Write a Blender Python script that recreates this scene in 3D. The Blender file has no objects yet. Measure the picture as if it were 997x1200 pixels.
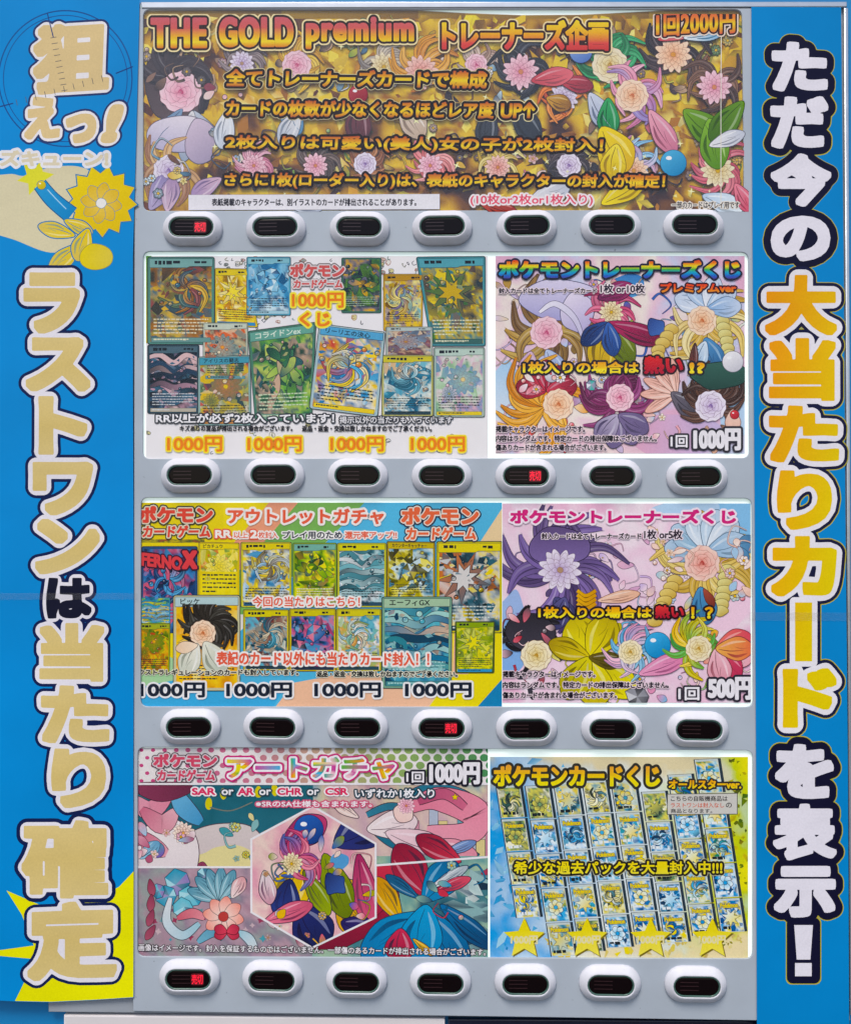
import bpy, math, random
import numpy as np
from mathutils import Vector, Euler
from mathutils.geometry import tessellate_polygon

# ------------------------------------------------------------------ camera, sky, sun, exposure
SC = bpy.context.scene
COL = SC.collection
FPX = 1150.0                              # focal length in photo pixels
CAM = Vector((0.0, -1.150, 1.250))
ROT = Euler((math.radians(90 + 1.54), math.radians(0.0), math.radians(1.27)), 'XYZ')
cd = bpy.data.cameras.new('camera'); cam = bpy.data.objects.new('camera', cd); COL.objects.link(cam)
cam.location = CAM; cam.rotation_euler = ROT
cd.sensor_fit = 'VERTICAL'; cd.sensor_height = 36.0; cd.lens = FPX / 1200 * 36
cd.clip_start = 0.02; cd.clip_end = 200
SC.camera = cam

SUN_EL, SUN_AZ = math.radians(56), math.radians(196)     # azimuth clockwise from +Y: high in front of the machine
w = bpy.data.worlds.new('World'); SC.world = w; w.use_nodes = True
nt = w.node_tree
sky = nt.nodes.new('ShaderNodeTexSky'); sky.sky_type = 'NISHITA'; sky.sun_disc = False
sky.sun_elevation = SUN_EL; sky.sun_rotation = SUN_AZ; sky.dust_density = 2.0; sky.air_density = 1.0
bg = nt.nodes['Background']; bg.inputs[1].default_value = 0.10
nt.links.new(sky.outputs[0], bg.inputs[0])
sl = bpy.data.lights.new('sun', 'SUN'); sl.energy = 1.5; sl.angle = math.radians(22); sl.color = (1.0, .94, .86)
so = bpy.data.objects.new('sun', sl); COL.objects.link(so)
sd = Vector((math.sin(SUN_AZ) * math.cos(SUN_EL), math.cos(SUN_AZ) * math.cos(SUN_EL), math.sin(SUN_EL)))
so.rotation_euler = sd.to_track_quat('Z', 'Y').to_euler(); so.location = (0, -3, 4)
SC.view_settings.view_transform = 'Standard'; SC.view_settings.look = 'None'
SC.view_settings.gamma = 1.0; SC.view_settings.use_curve_mapping = False
SC.view_settings.exposure = 0.67
SC.render.engine = 'CYCLES'
SC.cycles.transparent_max_bounces = 16

# ------------------------------------------------------------------ measuring: photo pixel -> point on a plane parallel to the front
RM = np.array(ROT.to_matrix())
def PX(px, py, y):
    """photo pixels -> world points at depth y (metres, + is into the machine)"""
    px = np.asarray(px, float); py = np.asarray(py, float); y = np.broadcast_to(np.asarray(y, float), px.shape)
    d = np.stack([(px - 498.5) / FPX, -(py - 600.0) / FPX, -np.ones_like(px)], -1) @ RM.T
    t = (y - CAM.y) / d[..., 1]
    p = d * t[..., None] + np.array(CAM)
    p[..., 1] = y
    return p
def P1(px, py, y): return Vector(PX([px], [py], [y])[0])

# ------------------------------------------------------------------ materials
def lin(c):
    if isinstance(c, str):
        c = c.lstrip('#'); c = [int(c[i:i + 2], 16) / 255 for i in (0, 2, 4)]
    return np.array([(v / 12.92 if v <= .04045 else ((v + .055) / 1.055) ** 2.4) for v in c])
MATS = {}
def mat(name, col, rough=.5, metal=0, spec=.5, specks=0, noise=0.0, nscale=60, bump=0.0, bscale=400, emit=None, estr=0, coat=0):
    if name in MATS: return MATS[name]
    m = bpy.data.materials.new(name); m.use_nodes = True; n = m.node_tree; b = n.nodes['Principled BSDF']
    c = lin(col); b.inputs['Base Color'].default_value = (*c, 1)
    b.inputs['Roughness'].default_value = rough; b.inputs['Metallic'].default_value = metal
    b.inputs['Specular IOR Level'].default_value = spec
    if coat: b.inputs['Coat Weight'].default_value = coat; b.inputs['Coat Roughness'].default_value = .06
    tc = n.nodes.new('ShaderNodeTexCoord')
    if noise:
        nz = n.nodes.new('ShaderNodeTexNoise'); nz.inputs['Scale'].default_value = nscale; nz.inputs['Detail'].default_value = 6
        n.links.new(tc.outputs['Object'], nz.inputs['Vector'])
        rp = n.nodes.new('ShaderNodeValToRGB')
        rp.color_ramp.elements[0].position = .3; rp.color_ramp.elements[1].position = .7
        rp.color_ramp.elements[0].color = (*(c * (1 - noise)), 1); rp.color_ramp.elements[1].color = (*np.minimum(c * (1 + noise * .4), .9), 1)
        n.links.new(nz.outputs['Fac'], rp.inputs[0]); n.links.new(rp.outputs[0], b.inputs['Base Color'])
    if specks:
        sn = n.nodes.new('ShaderNodeTexNoise'); sn.inputs['Scale'].default_value = specks; sn.inputs['Detail'].default_value = 3
        n.links.new(tc.outputs['Object'], sn.inputs['Vector'])
        sm = n.nodes.new('ShaderNodeMapRange'); sm.inputs[1].default_value = .70; sm.inputs[2].default_value = .80; sm.inputs[3].default_value = 1; sm.inputs[4].default_value = .35
        n.links.new(sn.outputs['Fac'], sm.inputs[0])
        sx = n.nodes.new('ShaderNodeMix'); sx.data_type = 'RGBA'; sx.blend_type = 'MULTIPLY'; sx.inputs[0].default_value = 1
        n.links.new(rp.outputs[0], sx.inputs[6]); n.links.new(sm.outputs[0], sx.inputs[7]); n.links.new(sx.outputs[2], b.inputs['Base Color'])
    if bump:
        nb = n.nodes.new('ShaderNodeTexNoise'); nb.inputs['Scale'].default_value = bscale; nb.inputs['Detail'].default_value = 3
        n.links.new(tc.outputs['Object'], nb.inputs['Vector'])
        bp = n.nodes.new('ShaderNodeBump'); bp.inputs['Strength'].default_value = bump; bp.inputs['Distance'].default_value = .001
        n.links.new(nb.outputs['Fac'], bp.inputs['Height']); n.links.new(bp.outputs[0], b.inputs['Normal'])
    if emit is not None:
        b.inputs['Emission Color'].default_value = (*lin(emit), 1); b.inputs['Emission Strength'].default_value = estr
    MATS[name] = m; return m
def ink_mat(name, rough, bump, spec=.4):
    m = bpy.data.materials.new(name); m.use_nodes = True; n = m.node_tree; b = n.nodes['Principled BSDF']
    at = n.nodes.new('ShaderNodeAttribute'); at.attribute_name = 'ink'
    tc = n.nodes.new('ShaderNodeTexCoord')
    nz = n.nodes.new('ShaderNodeTexNoise'); nz.inputs['Scale'].default_value = 420; nz.inputs['Detail'].default_value = 4
    n.links.new(tc.outputs['Object'], nz.inputs['Vector'])
    mr = n.nodes.new('ShaderNodeMapRange'); mr.inputs[3].default_value = .86; mr.inputs[4].default_value = 1.08
    n.links.new(nz.outputs['Fac'], mr.inputs[0])
    mx = n.nodes.new('ShaderNodeMix'); mx.data_type = 'RGBA'; mx.blend_type = 'MULTIPLY'; mx.inputs[0].default_value = 1
    n.links.new(at.outputs['Color'], mx.inputs[6]); n.links.new(mr.outputs[0], mx.inputs[7])
    n2 = n.nodes.new('ShaderNodeTexNoise'); n2.inputs['Scale'].default_value = 7; n2.inputs['Detail'].default_value = 5
    n.links.new(tc.outputs['Object'], n2.inputs['Vector'])
    m2 = n.nodes.new('ShaderNodeMapRange'); m2.inputs[1].default_value = .3; m2.inputs[2].default_value = .7; m2.inputs[3].default_value = .93; m2.inputs[4].default_value = 1.04
    n.links.new(n2.outputs['Fac'], m2.inputs[0])
    x2 = n.nodes.new('ShaderNodeMix'); x2.data_type = 'RGBA'; x2.blend_type = 'MULTIPLY'; x2.inputs[0].default_value = 1
    n.links.new(mx.outputs[2], x2.inputs[6]); n.links.new(m2.outputs[0], x2.inputs[7]); n.links.new(x2.outputs[2], b.inputs['Base Color'])
    b.inputs['Roughness'].default_value = rough; b.inputs['Specular IOR Level'].default_value = spec
    if bump:
        nb = n.nodes.new('ShaderNodeTexNoise'); nb.inputs['Scale'].default_value = 9; nb.inputs['Detail'].default_value = 5
        n.links.new(tc.outputs['Object'], nb.inputs['Vector'])
        bp = n.nodes.new('ShaderNodeBump'); bp.inputs['Strength'].default_value = bump; bp.inputs['Distance'].default_value = .004
        n.links.new(nb.outputs['Fac'], bp.inputs['Height']); n.links.new(bp.outputs[0], b.inputs['Normal'])
    return m
INK = ink_mat('printed_ink', .6, 0.0, .05)
LAM = ink_mat('laminated_ink', .32, .75, .12)
def clear_mat(name, fac, rough, tint=(1, 1, 1), bump=.1, bscale=6):
    m = bpy.data.materials.new(name); m.use_nodes = True; n = m.node_tree
    for x in list(n.nodes): n.nodes.remove(x)
    out = n.nodes.new('ShaderNodeOutputMaterial'); mx = n.nodes.new('ShaderNodeMixShader')
    tr = n.nodes.new('ShaderNodeBsdfTransparent'); tr.inputs[0].default_value = (*tint, 1)
    gl = n.nodes.new('ShaderNodeBsdfGlossy'); gl.inputs['Roughness'].default_value = rough
    fr = n.nodes.new('ShaderNodeLayerWeight'); fr.inputs[0].default_value = .5
    pw = n.nodes.new('ShaderNodeMath'); pw.operation = 'POWER'; pw.inputs[1].default_value = 5
    mu = n.nodes.new('ShaderNodeMath'); mu.operation = 'MULTIPLY_ADD'; mu.inputs[1].default_value = .6; mu.inputs[2].default_value = fac
    n.links.new(fr.outputs['Facing'], pw.inputs[0]); n.links.new(pw.outputs[0], mu.inputs[0]); n.links.new(mu.outputs[0], mx.inputs[0])
    n.links.new(tr.outputs[0], mx.inputs[1]); n.links.new(gl.outputs[0], mx.inputs[2]); n.links.new(mx.outputs[0], out.inputs[0])
    tc = n.nodes.new('ShaderNodeTexCoord'); nb = n.nodes.new('ShaderNodeTexNoise'); nb.inputs['Scale'].default_value = bscale
    n.links.new(tc.outputs['Object'], nb.inputs['Vector'])
    bp = n.nodes.new('ShaderNodeBump'); bp.inputs['Strength'].default_value = bump; bp.inputs['Distance'].default_value = .01
    n.links.new(nb.outputs['Fac'], bp.inputs['Height']); n.links.new(bp.outputs[0], gl.inputs['Normal'])
    return m

# ------------------------------------------------------------------ object helpers
def link(o, parent=None):
    COL.objects.link(o)
    if parent is not None: o.parent = parent
    return o
def mesh_obj(name, V, F, m, parent=None, origin=(0, 0, 0), smooth=False):
    me = bpy.data.meshes.new(name)
    V = np.asarray(V, float) - np.asarray(origin, float)
    me.from_pydata([tuple(v) for v in V], [], [tuple(f) for f in F]); me.materials.append(m); me.update()
    if smooth:
        for p in me.polygons: p.use_smooth = True
    o = bpy.data.objects.new(name, me)
    o.location = origin if parent is None else Vector(origin) - world_loc(parent)
    return link(o, parent)
def world_loc(o):
    v = Vector(o.location)
    while o.parent is not None: o = o.parent; v = v + Vector(o.location)
    return v
def tag(o, label=None, cat=None, group=None, kind=None):
    if label: o['label'] = label
    if cat: o['category'] = cat
    if group: o['group'] = group
    if kind: o['kind'] = kind
    return o
def empty(name, loc):
    o = bpy.data.objects.new(name, None); o.location = loc; o.empty_display_size = .05
    return link(o)
def slab(name, loops, y0, y1, m, parent=None, bev=0.0, origin=(0, 0, 0)):
    """a plate with optional holes; loops are lists of world (x,z); front at y0 (towards the viewer), back at y1"""
    cu = bpy.data.curves.new(name, 'CURVE'); cu.dimensions = '2D'; cu.fill_mode = 'BOTH'
    cu.extrude = (y1 - y0) / 2 - bev; cu.bevel_depth = bev; cu.bevel_resolution = 2; cu.offset = -bev
    for lp in loops:
        sp = cu.splines.new('POLY'); sp.points.add(len(lp) - 1); sp.use_cyclic_u = True
        for i, (x, z) in enumerate(lp): sp.points[i].co = (x, z, 0, 1)
    t = bpy.data.objects.new('tmp', cu); COL.objects.link(t)
    bpy.context.view_layer.update()
    dg = bpy.context.evaluated_depsgraph_get()
    me = bpy.data.meshes.new_from_object(t.evaluated_get(dg)); me.name = name
    bpy.data.objects.remove(t)
    co = np.empty(len(me.vertices) * 3); me.vertices.foreach_get('co', co); co = co.reshape(-1, 3)
    yc = (y0 + y1) / 2
    new = np.stack([co[:, 0], yc - co[:, 2], co[:, 1]], -1) - np.array(origin)
    me.vertices.foreach_set('co', new.ravel()); me.materials.clear(); me.materials.append(m); me.update()
    o = bpy.data.objects.new(name, me)
    o.location = origin if parent is None else Vector(origin) - world_loc(parent)
    return link(o, parent)
def rrect(x0, y0, x1, y1, r, n=6):
    pts = []
    for cx, cy, a0 in ((x1 - r, y0 + r, -90), (x1 - r, y1 - r, 0), (x0 + r, y1 - r, 90), (x0 + r, y0 + r, 180)):
        for i in range(n + 1):
            a = math.radians(a0 + 90 * i / n); pts.append((cx + r * math.cos(a), cy + r * math.sin(a)))
    return pts
def rquad(tl, tr, br, bl, r, n=6):
    """four photo corners, rounded"""
    q = [np.array(p, float) for p in (tl, tr, br, bl)]; out = []
    for i in range(4):
        a, b, c = q[i - 1], q[i], q[(i + 1) % 4]
        p = b + (a - b) / np.linalg.norm(a - b) * r; s = b + (c - b) / np.linalg.norm(c - b) * r
        for k in range(n + 1):
            t = k / n; out.append(tuple((1 - t) ** 2 * p + 2 * t * (1 - t) * b + t * t * s))
    return out
def XZ(loop, y):
    a = np.array(loop, float); p = PX(a[:, 0], a[:, 1], y); return [(v[0], v[2]) for v in p]

# ------------------------------------------------------------------ glyphs: signed distance fields -> outlines of any weight
_adv, _raw, _sdf, _cont = {}, {}, {}, {}
def _text_obj(s, offset=0.0, res=4):
    cu = bpy.data.curves.new('t', 'FONT'); cu.body = s; cu.size = 1; cu.offset = offset; cu.resolution_u = res
    o = bpy.data.objects.new('t', cu); COL.objects.link(o); bpy.context.view_layer.update(); return o, cu
def _width(s):
    o, cu = _text_obj(s); wd = o.dimensions.x; bpy.data.objects.remove(o); bpy.data.curves.remove(cu); return wd
def advance(c):
    if c not in _adv:
        if ord(c) > 0x2e80 and c not in '！？': _adv[c] = 1.0
        else:
            _adv[c] = _width('H' + c + 'H') - _width('HH')
            if c == ' ': _adv[c] = max(_adv[c], .25)
    return _adv[c]
def raw(c):
    """closed polylines of one glyph in em units"""
    if c in _raw: return _raw[c]
    o, cu = _text_obj(c)
    cc = o.to_curve(bpy.context.evaluated_depsgraph_get())
    out = []
    for sp in cc.splines:
        pts = []
        if sp.type == 'BEZIER':
            bp = sp.bezier_points; n = len(bp)
            for i in range(n):
                a, b = bp[i], bp[(i + 1) % n]
                p0, p1, p2, p3 = (np.array(v[:2]) for v in (a.co, a.handle_right, b.handle_left, b.co))
                L = np.linalg.norm(p3 - p0)
                k = 1 if (np.linalg.norm(p1 - p0 - (p3 - p0) / 3) < .004 and np.linalg.norm(p2 - p0 - (p3 - p0) * 2 / 3) < .004) else 5
                for j in range(k):
                    t = j / k; pts.append((1 - t) ** 3 * p0 + 3 * t * (1 - t) ** 2 * p1 + 3 * t * t * (1 - t) * p2 + t ** 3 * p3)
        else:
            pts = [np.array(p.co[:2]) for p in sp.points]
        if len(pts) > 2: out.append(np.array(pts))
    o.to_curve_clear(); bpy.data.objects.remove(o); bpy.data.curves.remove(cu)
    _raw[c] = out; return out
PAD = .24
def field(c, a, N, p):
    k = (c, a, N, p)
    if k in _sdf: return _sdf[k]
    R = raw(c)
    if not R: _sdf[k] = None; return None
    al = np.concatenate(R); lo = al.min(0) * (a, 1) - PAD; hi = al.max(0) * (a, 1) + PAD
    nx, ny = int((hi[0] - lo[0]) * N) + 2, int((hi[1] - lo[1]) * N) + 2
    X = lo[0] + np.arange(nx) / N; Y = lo[1] + np.arange(ny) / N
    W = np.zeros((ny, nx)); D = np.full((ny, nx), 1.0); sw = int(PAD * N) + 2
    for lp in R:
        lp = lp * (a, 1)
        for i in range(len(lp)):
            A, B = lp[i], lp[(i + 1) % len(lp)]
            if A[1] != B[1]:
                d = 1 if B[1] > A[1] else -1
                y0, y1 = min(A[1], B[1]), max(A[1], B[1])
                rr = np.nonzero((Y > y0) & (Y <= y1))[0]
                if len(rr):
                    xc = A[0] + (Y[rr] - A[1]) / (B[1] - A[1]) * (B[0] - A[0])
                    W[rr] += d * (X[None, :] > xc[:, None])
            L = np.hypot(*(B - A)); n = max(1, int(L / .014))
            for j in range(n):
                q = A + (B - A) * (j / n)
                ix = int((q[0] - lo[0]) * N); iy = int((q[1] - lo[1]) * N)
                x0, x1, y0_, y1_ = max(0, ix - sw), min(nx, ix + sw), max(0, iy - sw), min(ny, iy + sw)
                dx = np.abs(X[x0:x1] - q[0]) ** p; dy = np.abs(Y[y0_:y1_] - q[1]) ** p
                v = D[y0_:y1_, x0:x1]; np.minimum(v, dy[:, None] + dx[None, :], out=v)
    D = D ** (1 / p)
    F = np.where(W != 0, -D, D)
    _sdf[k] = (F, lo, N); return _sdf[k]
def contours(c, a, N, p, level):
    k = (c, a, N, p, round(level, 4))
    if k in _cont: return _cont[k]
    f = field(c, a, N, p)
    if f is None: _cont[k] = []; return []
    F, lo, N = f; G = F - level; ny, nx = G.shape
    ins = G < 0
    code = ins[:-1, :-1] * 1 + ins[:-1, 1:] * 2 + ins[1:, 1:] * 4 + ins[1:, :-1] * 8
    ys, xs = np.nonzero((code > 0) & (code < 15))
    # edges: 0 bottom,1 right,2 top,3 left ; directed so the inside is on the left
    TAB = {1: [(0, 3)], 2: [(1, 0)], 3: [(1, 3)], 4: [(2, 1)], 5: [(0, 3), (2, 1)], 6: [(2, 0)], 7: [(2, 3)], 8: [(3, 2)], 9: [(0, 2)],
           10: [(1, 0), (3, 2)], 11: [(1, 2)], 12: [(3, 1)], 13: [(0, 1)], 14: [(3, 0)]}
    nxt = {}
    def eid(x, y, e):
        return (x, y, 0) if e == 0 else (x + 1, y, 1) if e == 1 else (x, y + 1, 0) if e == 2 else (x, y, 1)
    for x, y in zip(xs.tolist(), ys.tolist()):
        for s, t in TAB[int(code[y, x])]: nxt[eid(x, y, s)] = eid(x, y, t)
    def pos(e):
        x, y, v = e
        if v == 0: g0, g1 = G[y, x], G[y, x + 1]; t = g0 / (g0 - g1); return (lo[0] + (x + t) / N, lo[1] + y / N)
        g0, g1 = G[y, x], G[y + 1, x]; t = g0 / (g0 - g1); return (lo[0] + x / N, lo[1] + (y + t) / N)
    loops = []
    while nxt:
        st, cur = nxt.popitem(); lp = [pos(st)]
        while cur != st:
            lp.append(pos(cur)); cur = nxt.pop(cur, None)
            if cur is None: break
        if len(lp) > 5:
            q = np.array(lp)
            q = .5 * q + .25 * (np.roll(q, 1, 0) + np.roll(q, -1, 0))
            ar = abs(np.sum(q[:, 0] * np.roll(q[:, 1], -1) - q[:, 1] * np.roll(q[:, 0], -1))) / 2
            if ar < 3e-4: continue
            keep = [0]                                     # drop nearly straight vertices
            for i in range(1, len(q)):
                A, B = q[keep[-1]], q[(i + 1) % len(q)]
                m = q[keep[-1] + 1:i + 1]; d = B - A; L = np.hypot(*d)
                if L < 1e-9: continue
                if np.max(np.abs(d[0] * (m[:, 1] - A[1]) - d[1] * (m[:, 0] - A[0]))) / L > .0022: keep.append(i)
            if len(keep) > 2: loops.append(q[keep])
    _cont[k] = loops; return loops
_tess = {}
def inside(p, q):
    x, y = q[:, 0], q[:, 1]; x2, y2 = np.roll(x, -1), np.roll(y, -1)
    m = (y > p[1]) != (y2 > p[1])
    return bool(np.sum(m & (p[0] < (x2 - x) * (p[1] - y) / np.where(y2 == y, 1e-12, y2 - y) + x)) % 2)
def glyph_tris(c, a, N, p, level):
    k = (c, a, N, p, round(level, 4))
    if k not in _tess:
        L = contours(*k)
        if not L: _tess[k] = (np.zeros((0, 2)), [])
        else:
            sa = [np.sum(q[:, 0] * np.roll(q[:, 1], -1) - q[:, 1] * np.roll(q[:, 0], -1)) / 2 for q in L]
            big = max(range(len(L)), key=lambda i: abs(sa[i])); sg = 1 if sa[big] > 0 else -1
            outs = [i for i in range(len(L)) if sa[i] * sg > 0]; own = {i: [] for i in outs}
            for h in range(len(L)):
                if sa[h] * sg > 0: continue
                c_ = [o for o in outs if inside(L[h][0], L[o])]
                if c_: own[min(c_, key=lambda o: abs(sa[o]))].append(h)
            V, F = [], []
            for o in outs:
                ids = [o] + own[o]; b = len(V)
                for i in ids: V += L[i].tolist()
                F += [tuple(b + v for v in t) for t in tessellate_polygon([[Vector((x, y, 0)) for x, y in L[i]] for i in ids])]
            _tess[k] = (np.array(V), F)
    return _tess[k]

# ------------------------------------------------------------------ printing: coloured flat shapes in measured (photo) units
DZ = 1.3e-6
GAIN = .97; SAT = 1.12
def ramp(stops):
    if isinstance(stops, str): stops = [(0, stops)]
    st = [(t, lin(c)) for t, c in stops]
    def f(t):
        if t <= st[0][0]: return st[0][1]
        for (a, ca), (b, cb) in zip(st, st[1:]):
            if t <= b: u = (t - a) / (b - a); return ca * (1 - u) + cb * u
        return st[-1][1]
    return f
def clip_axis(poly, ax, v, keep_less):
    out = []
    for i in range(len(poly)):
        a, b = poly[i], poly[(i + 1) % len(poly)]
        ia = (a[ax] <= v) if keep_less else (a[ax] >= v); ib = (b[ax] <= v) if keep_less else (b[ax] >= v)
        if ia: out.append(a)
        if ia != ib:
            t = (v - a[ax]) / (b[ax] - a[ax]); out.append(tuple(x + (y - x) * t for x, y in zip(a, b)))
    return out
class Sheet:
    """one printed sheet: counts its ink layers and builds every printed part as a child mesh"""
    def __init__(s, root, y, clip, m=None):
        s.root, s.y, s.clip, s.m, s.n = root, y, clip, m or INK, 0
    def part(s, name, label=None, T=None, clip=None):
        return Ink(s, name, label, T, clip)
class Ink:
    def __init__(s, sheet, name, label, T, clip):
        s.s, s.name, s.label, s.T = sheet, name, label, T
        s.lc = clip; s.v = []; s.f = []; s.c = []; s.d = []
    def _tri(s, pts):
        # pts: list of (x,y,r,g,b,layer)
        if s.lc and s.T:
            x0, y0, x1, y1 = s.lc; xs = [p[0] for p in pts]; ys = [p[1] for p in pts]
            if max(xs) <= x0 or min(xs) >= x1 or max(ys) <= y0 or min(ys) >= y1: return
            if min(xs) < x0: pts = clip_axis(pts, 0, x0, False)
            if pts and max(xs) > x1: pts = clip_axis(pts, 0, x1, True)
            if pts and min(ys) < y0: pts = clip_axis(pts, 1, y0, False)
            if pts and max(ys) > y1: pts = clip_axis(pts, 1, y1, True)
            if len(pts) < 3: return
        if s.T: pts = [(*s.T(p[0], p[1]), *p[2:]) for p in pts]
        for (x0, y0, x1, y1) in ([s.s.clip] if s.T else [s.s.clip] + ([s.lc] if s.lc else [])):
            xs = [p[0] for p in pts]; ys = [p[1] for p in pts]
            if max(xs) <= x0 or min(xs) >= x1 or max(ys) <= y0 or min(ys) >= y1: return
            if min(xs) < x0: pts = clip_axis(pts, 0, x0, False)
            if pts and max(xs) > x1: pts = clip_axis(pts, 0, x1, True)
            if pts and min(ys) < y0: pts = clip_axis(pts, 1, y0, False)
            if pts and max(ys) > y1: pts = clip_axis(pts, 1, y1, True)
            if len(pts) < 3: return
        b = len(s.v)
        for p in pts: s.v.append((p[0], p[1])); s.c.append(p[2:5]); s.d.append(p[5])
        s.f.append(tuple(range(b, b + len(pts))))
    def tris(s, V, F, colf, sub=0.0):
        L = s.s.n + sub
        C = [tuple(colf(x, y)) for x, y in V]
        for f in F: s._tri([(V[i][0], V[i][1], *C[i], L) for i in f])
    def up(s): s.s.n += 1
    def poly(s, pts, col, outline=None, ow=1.0, grad=None):
        """filled shape; outline is a dark line around it; grad = (colour2, angle in degrees) runs to a second printed colour"""
        P = np.array(pts, float)
        ar = np.sum(P[:, 0] * np.roll(P[:, 1], -1) - P[:, 1] * np.roll(P[:, 0], -1))
        if outline:
            e = np.roll(P, -1, 0) - P; nrm = np.stack([e[:, 1], -e[:, 0]], -1); nrm /= np.maximum(np.linalg.norm(nrm, axis=1), 1e-6)[:, None]
            vn = nrm + np.roll(nrm, 1, 0); vn /= np.maximum((vn ** 2).sum(1) / 2, .45)[:, None]
            Q = P + vn * ow * (1 if ar > 0 else -1)
            F = tessellate_polygon([[Vector((x, y, 0)) for x, y in Q]]); c = lin(outline)
            s.tris(Q.tolist(), F, lambda x, y: c); s.up()
        F = tessellate_polygon([[Vector((x, y, 0)) for x, y in P]]); c = lin(col)
        if grad:
            c2 = lin(grad[0]); a = math.radians(grad[1]); d = (math.cos(a), math.sin(a)); pr = P @ d; lo, hi = pr.min(), pr.max()
            fn = lambda x, y: c + (c2 - c) * ((x * d[0] + y * d[1] - lo) / max(hi - lo, 1e-6))
        else: fn = lambda x, y: c
        s.tris(P.tolist(), F, fn); s.up()
    def strip(s, A, B, cols):
        L = s.s.n
        for i in range(len(A) - 1):
            z = L + .8 * i / len(A); c0, c1 = cols[i], cols[i + 1]
            s._tri([(*A[i], *c0, z), (*A[i + 1], *c1, z), (*B[i + 1], *c1, z), (*B[i], *c0, z)])
        s.up()
    def grid(s, box, nx, ny, C):
        """C: (ny+1, nx+1, 3) linear colours"""
        x0, y0, x1, y1 = box; L = s.s.n
        X = np.linspace(x0, x1, nx + 1); Y = np.linspace(y0, y1, ny + 1)
        for j in range(ny):
            for i in range(nx):
                s._tri([(X[i], Y[j], *C[j, i], L), (X[i + 1], Y[j], *C[j, i + 1], L), (X[i + 1], Y[j + 1], *C[j + 1, i + 1], L), (X[i], Y[j + 1], *C[j + 1, i], L)])
        s.up()
    def text(s, t, box, fill, outlines=(), bold=.03, shear=0.0, slope=0.0, track=0.0, N=None, p=3.0, do=None):
        """t drawn so that its letters fill box = (x0,y0,x1,y1); fill: colour or vertical colour stops; outlines: [(px,colour)...] from inner to outer"""
        x0, y0, x1, y1 = box
        pen, lay, lo, hi = 0.0, [], np.array([9e9, 9e9]), np.array([-9e9, -9e9])
        for c in t:
            R = raw(c)
            if R:
                al = np.concatenate(R); lo = np.minimum(lo, al.min(0) + (pen, 0)); hi = np.maximum(hi, al.max(0) + (pen, 0))
            lay.append((c, pen)); pen += advance(c) + track
        lo -= bold; hi += bold
        sy = (y1 - y0) / (hi[1] - lo[1]); sx = (x1 - x0) / (hi[0] - lo[0]); a = max(.3, round(sx / sy / .08) * .08)
        N = N or (64 if sy < 24 else 84 if sy < 60 else 110)
        def place(q, pn):
            X = x0 + (q[:, 0] * (sx / a) + (pn - lo[0]) * sx); Y = y1 - (q[:, 1] - lo[1]) * sy
            X = X + shear * (y1 - Y); Y = Y + slope * (X - x0)
            return np.stack([X, Y], -1)
        for oi, (px_, oc) in reversed(list(enumerate(outlines))):
            if do is not None and do != oi: continue
            c = lin(oc)
            for i, (ch, pn) in enumerate(lay):
                q, F = glyph_tris(ch, a, N, 2.0, min(bold * 1.04 + px_ / sy, PAD - .02))
                if len(F): s.tris(place(q, pn).tolist(), F, lambda x, y: c, sub=.5 * (i % 7) / 7)
            s.up()
        if do is not None and do != 'fill': return s
        rf = None if callable(fill) else ramp(fill); stops = [] if callable(fill) or isinstance(fill, str) else [v for v, _ in fill if 0 < v < 1]
        for i, (ch, pn) in enumerate(lay):
            q, F = glyph_tris(ch, a, N, p, bold)
            if not len(F): continue
            W = place(q, pn); L = s.s.n + .5 * (i % 7) / 7
            tv = (q[:, 1] - lo[1]) * sy / (y1 - y0); tv = 1 - tv
            for f in F:
                polys = [[(W[k][0], W[k][1], tv[k]) for k in f]]
                for sv in stops:
                    nx_ = []
                    for pl in polys:
                        zs = [v[2] for v in pl]
                        if min(zs) < sv < max(zs):
                            for kl in (True, False):
                                r = clip_axis(pl, 2, sv, kl)
                                if len(r) > 2: nx_.append((r))
                        else: nx_.append(pl)
                    polys = nx_
                for pl in polys:
                    mt = sum(v[2] for v in pl) / len(pl)
                    s._tri([(v[0], v[1], *(rf(v[2] + (mt - v[2]) * 1e-4) if rf else fill(v[0], v[1])), L) for v in pl])
        s.up(); return s
    def fine(s, t, box, col, off=.012, halo=None, slope=0.0):
        """small print"""
        return s.text(t, box, col, [(halo[0] * (box[3] - box[1]) * .8, halo[1])] if halo else [], off, slope=slope, N=46, p=2.0)
    def done(s):
        if not s.f: return None
        me = bpy.data.meshes.new(s.name); V = np.array(s.v)
        y = s.s.y - np.array(s.d) * DZ
        W = PX(V[:, 0], V[:, 1], np.full(len(V), s.s.y)); W[:, 1] = y
        org = np.array([W[:, 0].mean(), s.s.y, W[:, 2].mean()])
        me.from_pydata((W - org).tolist(), [], s.f)
        ca = me.color_attributes.new('ink', 'FLOAT_COLOR', 'POINT')
        cc = np.array(s.c); lum = cc @ np.array([.2126, .7152, .0722]); cc = np.clip(lum[:, None] + (cc - lum[:, None]) * SAT, 0, .92)
        buf = np.ones((len(V), 4)); buf[:, :3] = cc * GAIN
        ca.data.foreach_set('color', buf.ravel().astype(np.float32))
        me.materials.append(s.s.m); me.update()
        o = bpy.data.objects.new(s.name, me); o.location = Vector(org) - world_loc(s.s.root)
        if s.label: o['label'] = s.label
        return link(o, s.s.root)

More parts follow.
